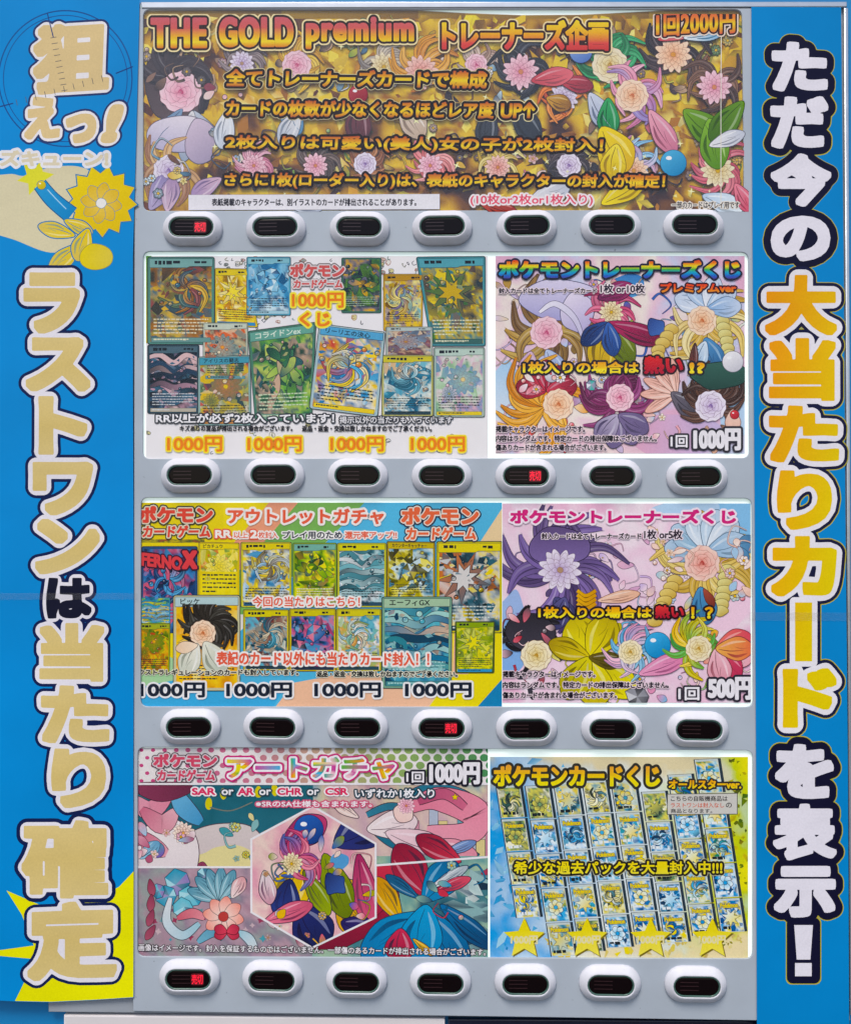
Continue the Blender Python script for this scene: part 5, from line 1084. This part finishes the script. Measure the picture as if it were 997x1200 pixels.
def poster_packs():
    sh = sheet('pack_grid_poster', 'blue and yellow poster of slanted card packs above four yellow stars', 'poster', ((574, 889), (871.5, 887), (876, 1122.5), (574, 1122)), PY - .0003, paper='#e4e2d8')
    art = sh.part('printed_artwork')
    rng = np.random.default_rng(5); nz = vnoise(101, 81, 9, rng, 4); cA, cB, cC, cD, cE = (lin(c) for c in ('#2c9cdc', '#e4eef0', '#ece430', '#7cb03c', '#ecdcae'))
    def bgc(u, v):
        k = nz[int(v * 80), int(u * 100)]; x = u + (k - .5) * .35; y = v + (k - .5) * .3
        a = cA * (1 - min(1, max(0, x * 2.2))) + cB * min(1, max(0, x * 2.2)); b = min(1, max(0, (x - .62) * 3.2)); a = a * (1 - b) + (cC * (.3 + .7 * k) + cD * .7 * (1 - k)) * b
        e = min(1, max(0, (y - .86) * 6)) * min(1, max(0, (u - .25) * 4)); a = a * (1 - e) + cE * e
        e = min(1, max(0, (.14 - y) * 6)) * (1 - b); return a * (1 - e) + (cE * .9 + cA * .05) * e
    gradgrid(art, (574, 886, 877, 1123), bgc, 3.6)
    shards(art, (574, 888, 660, 1120), ['#3c9cd0', '#68b4dc', '#a8d4e6', '#2c84bc'], 90, 1.5, 5, 8, True, 3)
    shards(art, (820, 890, 874, 1110), ['#6a7c1c', '#d8cc2c', '#4c6c24', '#a89c24', '#5a5224', '#f0e850'], 150, .8, 4, 9, True, 2)
    shards(art, (640, 1085, 874, 1121), ['#dcc878', '#e8dcae', '#c8b070', '#ecd84c'], 90, 1, 4, 10, True, 2)
    art.done()
    PAL = [['#14508c', '#2c94d4', '#e8f4f8', '#f0dc40', '#2474b4'], ['#2c3c38', '#7ca070', '#e8dc6c', '#3c6458', '#f4f0d0'], ['#1c3444', '#4c9cb8', '#f0d440', '#b8d0d0', '#f4f0d8'], ['#0c64a4', '#4cb4e4', '#e0f0e8', '#f0d034', '#2c8464'], ['#3c4438', '#d8c848', '#f4ecb0', '#5c98a8', '#fcf8e8'], ['#0c4c80', '#38a0dc', '#f0f8fc', '#78c4e4', '#1c3c5c']]
    cols = [(0, 0, 4), (0, 1, 5), (0, 1, 5), (0, 1, 5), (0, 1, 5), (0, 1, 5), (0, 1, 5), (-1, 1, 4)]
    for c in range(8):
        q = random.Random(c + 3); y = 925.0 - (c > 5) * 0 ; x = 581 + c * 33.8
        ystart = (921, 921, 917, 915, 914, 928, 908, 890)[c]; yend = (1073, 1122, 1117, 1112, 1108, 1106, 1098, 1094)[c]
        nrow = 5 if c else 4; ph = (yend - ystart) / nrow if c else 39
        for r in range(nrow):
            ya = ystart + r * ph; sl = .155; xa = x + (ya - 925) * sl; xb = x + (ya + ph - 1.2 - 925) * sl
            T = (lambda xa, ya, xb, yb: (lambda u, v: ((xa * (1 - v / 40) + xb * v / 40) + u * .975, ya + (yb - ya) * v / 40 - u * .05)))(xa, ya, xb, ya + ph - 1.2)
            ik = sh.part('pack_picture', None, T, (0, 0, 33, 40)); n0 = sh.n; pal = q.choice(PAL)
            if q.random() < .3: pal = q.choice(PAL)
            ik.poly([(0, 0), (32.5, 0), (32.5, 40.5), (0, 40.5)], '#2c3a44'); ik.poly([(1.2, .5), (29, .5), (29, 40), (1.2, 40)], '#d4dcd8')
            sd = c * 17 + r * 5; wash(ik, (2, 1.2, 28.2, 39.4), pal, 3, 2.4, sd); ik.lc = (2, 1.2, 28.2, 39.4)
            shards(ik, (2, 8, 28, 36), pal, 26, 1, 4, sd, True, 2)
            if (c + r) % 3 == 0: swirl(ik, 15, 22, 12, pal, '#28343c', sd, 7, sd * 31, 300, 1, .3)
            elif (c + r) % 3 == 1: blossom(ik, 15, 23, 9, 6, pal[3], pal[2], pal[1], '#28343c', sd)
            else: star(ik, 15, 23, 11, pal[2], '#28343c', .5, sd * 7, .45, 7, (pal[3], 50))
            lines_of_type(ik, (4, 33, 26, 38), '#e8ecec' if r % 2 else '#20282c', 1, sd, .8)
            if r: ik.fine('Pokémon', (4.5, 5.5, 26, 11.5), '#e8d030', .045, (.10, '#28486c'))
            ik.poly([(2, 1.2), (28.2, 1.2), (28.2, 3), (2, 3)], '#c8d4d4')
            n1 = sh.n; ik.done(); sh.n = n0; sh.top = max(getattr(sh, 'top', 0), n1)
    sh.n = max(sh.n, sh.top) + 1
    sh.part('headline').text('ポケモンカードくじ', (578, 896, 773, 922), [(0, '#e8a04c'), (.35, '#ecb848'), (.7, '#f0dc28'), (1, '#ece04c')], [(3.2, '#33322c')], .05).done()
    sh.part('headline').text('オールスターver.', (783, 913.5, 868, 924.5), [(0, '#ec9c3c'), (1, '#f0d838')], [(2.4, '#33302c')], .045).done()
    nb = sh.part('notice_strip'); nb.poly([(782, 931), (863, 930), (863, 953.5), (782, 954)], '#d2cfc8', '#5a5850', .8)
    nb.fine('こちらの自販機商品は', (785.5, 932.5, 852, 939), '#3a3838', .02); nb.fine('ラストワンは封入なし', (785.5, 940.5, 848, 946.5), '#cc6a54', .02); nb.fine('の', (850, 940.5, 857, 946.5), '#3a3838', .02); nb.fine('商品となります。', (785.5, 947.5, 834, 952.8), '#3a3838', .02).done()
    sh.part('slogan').text('希少な過去パックを大量封入中!!!', (602, 1009, 846, 1024.5), [(0, '#f0d83c'), (1, '#ece05c')], [(2.4, '#26241e'), (3.4, '#c8c4a0')], .03).done()
    for x in (614, 687.5, 762, 834):
        sb = sh.part('star_badge'); star(sb, x + 1.5, 1101.5, 25, '#7a6c28', None, 0, -90, .46); star(sb, x, 1100, 25, '#ecd838', None, 0, -90, .46, 5, ('#f0e46c', 80))
        sb.text('1000円', (x - 16, 1096, x + 16, 1106.5), '#e8dfae', (), .05); sb.done()
poster_packs()

# ---------------------------------------------------------------- the two tall side posters, in front of the frame
SY = -.0016
NAVY = '#15173c'
def left_poster():
    loop = [(-26, -6), (164, -6), (161, 120), (156, 300), (156, 460), (157, 700), (156.5, 900), (157, 1169), (110, 1172), (60, 1174.5), (17, 1173.5), (-26, 1171)]
    sh = sheet('tall_blue_poster', 'tall blue poster left of the windows with cream vertical lettering', 'poster', None, SY, LAM, .0006, '#0089d0', loop=loop)
    sh.clip = (-26, -6, 164, 1174)
    bgp = sh.part('printed_artwork')
    # yellow spiky flash behind the last two letters
    bgp.poly([(156.9, 1021), (140, 1039), (120, 1050), (60, 1066), (8, 1043.5), (26, 1072), (40, 1108), (-26, 1117), (-26, 1118), (42, 1124), (18, 1173), (60, 1174), (110, 1171.6), (156.6, 1168.6)], '#ece812')
    # crosshair circle
    for r, wd in ((78, 1.4), (72.5, .9)):
        pts = [(77 + r * math.cos(a), 92 + r * 1.02 * math.sin(a)) for a in np.linspace(0, 2 * math.pi, 40)]; ribbon(bgp, pts, wd, wd, '#24508c')
    # cream cloud, yellow flash and a plain yellow and blue ornament
    bgp.poly(smooth([(-26, 214), (10, 204), (30, 206), (60, 196), (96, 196), (118, 214), (112, 250), (88, 286), (60, 296), (20, 282), (-26, 262)], 6, True), '#d8cfae')
    star(bgp, 42, 208, 22, '#e0dc58', None, 0, -70, .5, 6)
    star(bgp, 119, 236, 42, '#e8cf3c', '#3c7cac', 1.4, -78, .78, 13, ('#e0c02c', 60)); blossom(bgp, 119, 238, 24, 8, '#e6c868', '#dcb848', '#eceae6', '#4c80a4', 10)
    ribbon(bgp, [(47, 216), (62, 234), (84, 252)], 15, 19, '#3c98cc', '#2c84bc', '#245c8c', 1.2); bubble(bgp, 49, 217, 5, '#e0cc50', '#c8b43c', '#245c8c'); ribbon(bgp, [(56, 222), (66, 233), (78, 245)], 1.2, 1.2, '#a8d4ec', '#a8d4ec')
    for x, y, a, L, wd in ((76, 258, 25, 36, 16), (88, 276, 195, 44, 18), (96, 286, 140, 50, 22), (104, 268, 110, 40, 24)): petal(bgp, x, y, a, L, wd, '#e6cc3c', '#d8c068', '#3c7cac', 1.3)
    blob(bgp, 113, 301, 20, 15, '#dcc85c', '#8c8c50', .6, 3, .06, 10, ('#e6d038', 180))
    bgp.done()
    top = sh.part('lettering')
    rows = [('狙', (37, 30, 128, 112), .055, -.06), ('え', (29, 114, 70, 164), .06, -.05), ('っ', (77, 133, 112, 168), .06, 0), ('!', (114, 122, 138, 168), .07, 0)]
    for do in (1, 0, 'fill'):
        for c, b, bo, sp in rows: top.text(c, b, '#dcc494', [(3.2, '#ece8ea'), (5.6, '#2a3a68')], bo, shear=.28 if c == '!' else .04, slope=sp, p=5.0, do=do)
    top.done()
    zu = sh.part('lettering'); zu.text('ズキューン!', (0, 176, 128, 195), '#ddd2b8', [(3.6, '#e9e8ec')], .055).done()
    ch = sh.part('crosshair_mark')
    for a, b in (((56, 16), (63, 44)), ((63, 44), (76, 106)), ((-4, 126), (16, 121)), ((136, 86), (156, 78)), ((20, 120), (120, 92))): 
        if a[0] in (20, 63): 
            n = 9
            for k in range(n + 1):
                t = k / n; x, y = a[0] + (b[0] - a[0]) * t, a[1] + (b[1] - a[1]) * t
                if a[0] == 63: ribbon(ch, [(x - 3.5, y + .6), (x, y), (x + 3.5, y - .6)], .7, .7, '#5a5a60')
                else: ribbon(ch, [(x - .8, y - 3.5), (x, y), (x + .8, y + 3.5)], .7, .7, '#5a5a60')
        else: ribbon(ch, [a, ((a[0] + b[0]) / 2, (a[1] + b[1]) / 2), b], 1.2, 1.2, '#24407c')
    ch.done()
    col = [('ラ', (28, 319, 94, 391)), ('ス', (30, 395, 107, 459)), ('ト', (44, 464, 104, 533)), ('ワ', (38, 541, 110, 604)), ('ン', (41, 608, 118, 673)), ('は', (54, 677, 108, 725)), ('当', (45, 730, 124, 799)), ('た', (47, 803, 130, 871)), ('り', (59, 877, 126, 947)), ('確', (25, 961, 128, 1053)), ('定', (32, 1058, 138, 1150))]
    lt = sh.part('lettering')
    for do in (1, 0, 'fill'):
        for c, b in col:
            lt.text(c, b, '#16182c' if c == 'は' else [(0, '#dcc68c'), (.5, '#d6bf80'), (1, '#d9c48a')], [(5.0 if c not in 'は確' else 4.0, '#e8e4ea'), (8.4, '#14204c')], .062 if c not in '確定' else .05, p=7.0, do=do, slope=-.03 if c in '定' else 0)
    lt.done()
left_poster()

def right_poster():
    loop = [(880, 8), (985, 8.5), (988, 300), (990, 600), (993, 900), (994.5, 1225), (886.5, 1225), (885.5, 900), (884, 600), (881.5, 300)]
    sh = sheet('tall_blue_poster', 'tall blue poster right of the windows with white and orange vertical lettering', 'poster', None, SY, LAM, .0006, '#0083c6', loop=loop)
    sh.clip = (879, 8, 995, 1225)
    col = [('た', (903, 49, 970, 107), 0), ('だ', (902, 113, 970, 174), 0), ('今', (902, 180, 974, 242), 0), ('の', (902, 253, 973, 306), 0), ('大', (895, 322, 981, 393), 1), ('当', (899, 396, 980, 470), 1), ('た', (899, 475, 984, 542), 1), ('り', (908, 551, 976, 621), 1), ('カ', (902, 628, 981, 699), 1), ('|', (931, 706, 951, 775), 1), ('ド', (915, 783, 981, 853), 1), ('を', (907, 872, 977, 936), 0), ('表', (905, 942, 980, 1008), 0), ('示', (906, 1015, 979, 1075), 0), ('#', (0, 0, 0, 0), 0)]
    lt = sh.part('lettering'); cy, co = lin('#e2cc14'), lin('#e89a20')
    def fl(x, y):
        k = min(1, max(0, (x - 895) / 90 * .75 + (y - 320) / 530 * .75 - .15)); return co * (1 - k) + cy * k
    def bar(g, col):
        x0, y0, x1, y1 = 931 - g, 706 - g, 951 + g, 775 + g; c = lin(col) if isinstance(col, str) else None
        V = rrect(x0, y0, x1, y1, max(.5, g * .8), 4); F = tessellate_polygon([[Vector((x, y, 0)) for x, y in V]])
        lt.tris(V, F, (lambda x, y: c) if c is not None else fl, sub=.6); lt.up()
    for do in (2, 1, 0, 'fill'):
        for c, b, g in col:
            ol = [(6.2, '#e9e5ea'), (9.8, '#171a3a'), (10.9, '#b8ac4c')] if g else [(.2, '#e6e2ea'), (8.6, '#12122c'), (9.8, '#b8ac4c')]
            if c == '#':
                wc = lin('#e6e2ea'); dk = lin(ol[do][1]) if do != 'fill' else wc
                shapes = [[(930, 1084), (952, 1084), (949, 1124.5), (933, 1124.5)], [(931, 1128.5), (950.5, 1128.5), (950.5, 1144), (931, 1144)]] if do == 'fill' else [] if do == 0 else [rrect(930 - ol[do][0], 1084 - ol[do][0], 952 + ol[do][0], 1144 + ol[do][0], 7)]
                for V in shapes: lt.tris(V, tessellate_polygon([[Vector((x, y, 0)) for x, y in V]]), lambda x, y: dk, sub=.6)
                continue
            if c == '|':
                if do == 'fill': bar(0, None)
                else: bar(ol[do][0], ol[do][1])
                continue
            lt.text(c, b, fl if g else '#e6e2ea', ol, .062 if c not in '表!' else .05, p=7.0, do=do)
    lt.done()
right_poster()

# ---- clear strips added for the laminate edges overlapping on the posters
def laminate(label, loop, y):
    a = np.array(loop); W = PX(a[:, 0], a[:, 1], y)
    o = slab('clear_laminate', [XZ(loop, y)], y, y + .0002, laminate_m, None, 0, (float(W[:, 0].mean()), y, float(W[:, 2].min())))
    tag(o, label, 'laminate')
laminate('clear laminate overlap strip across the tall poster with cream lettering', [(-20, 695), (161, 695), (161, 702.5), (-20, 703)], SY - .0005)
laminate('clear laminate overlap strip across the tall poster with orange lettering', [(877, 717.5), (996, 718), (996, 728), (877, 727)], SY - .0005)
print('LAYERS', [(s.root.name, int(max(s.n, getattr(s,'top',0)))) for s in SHEETS])
print('SCENE objects', len(bpy.data.objects), 'faces', sum(len(m.polygons) for m in bpy.data.meshes))
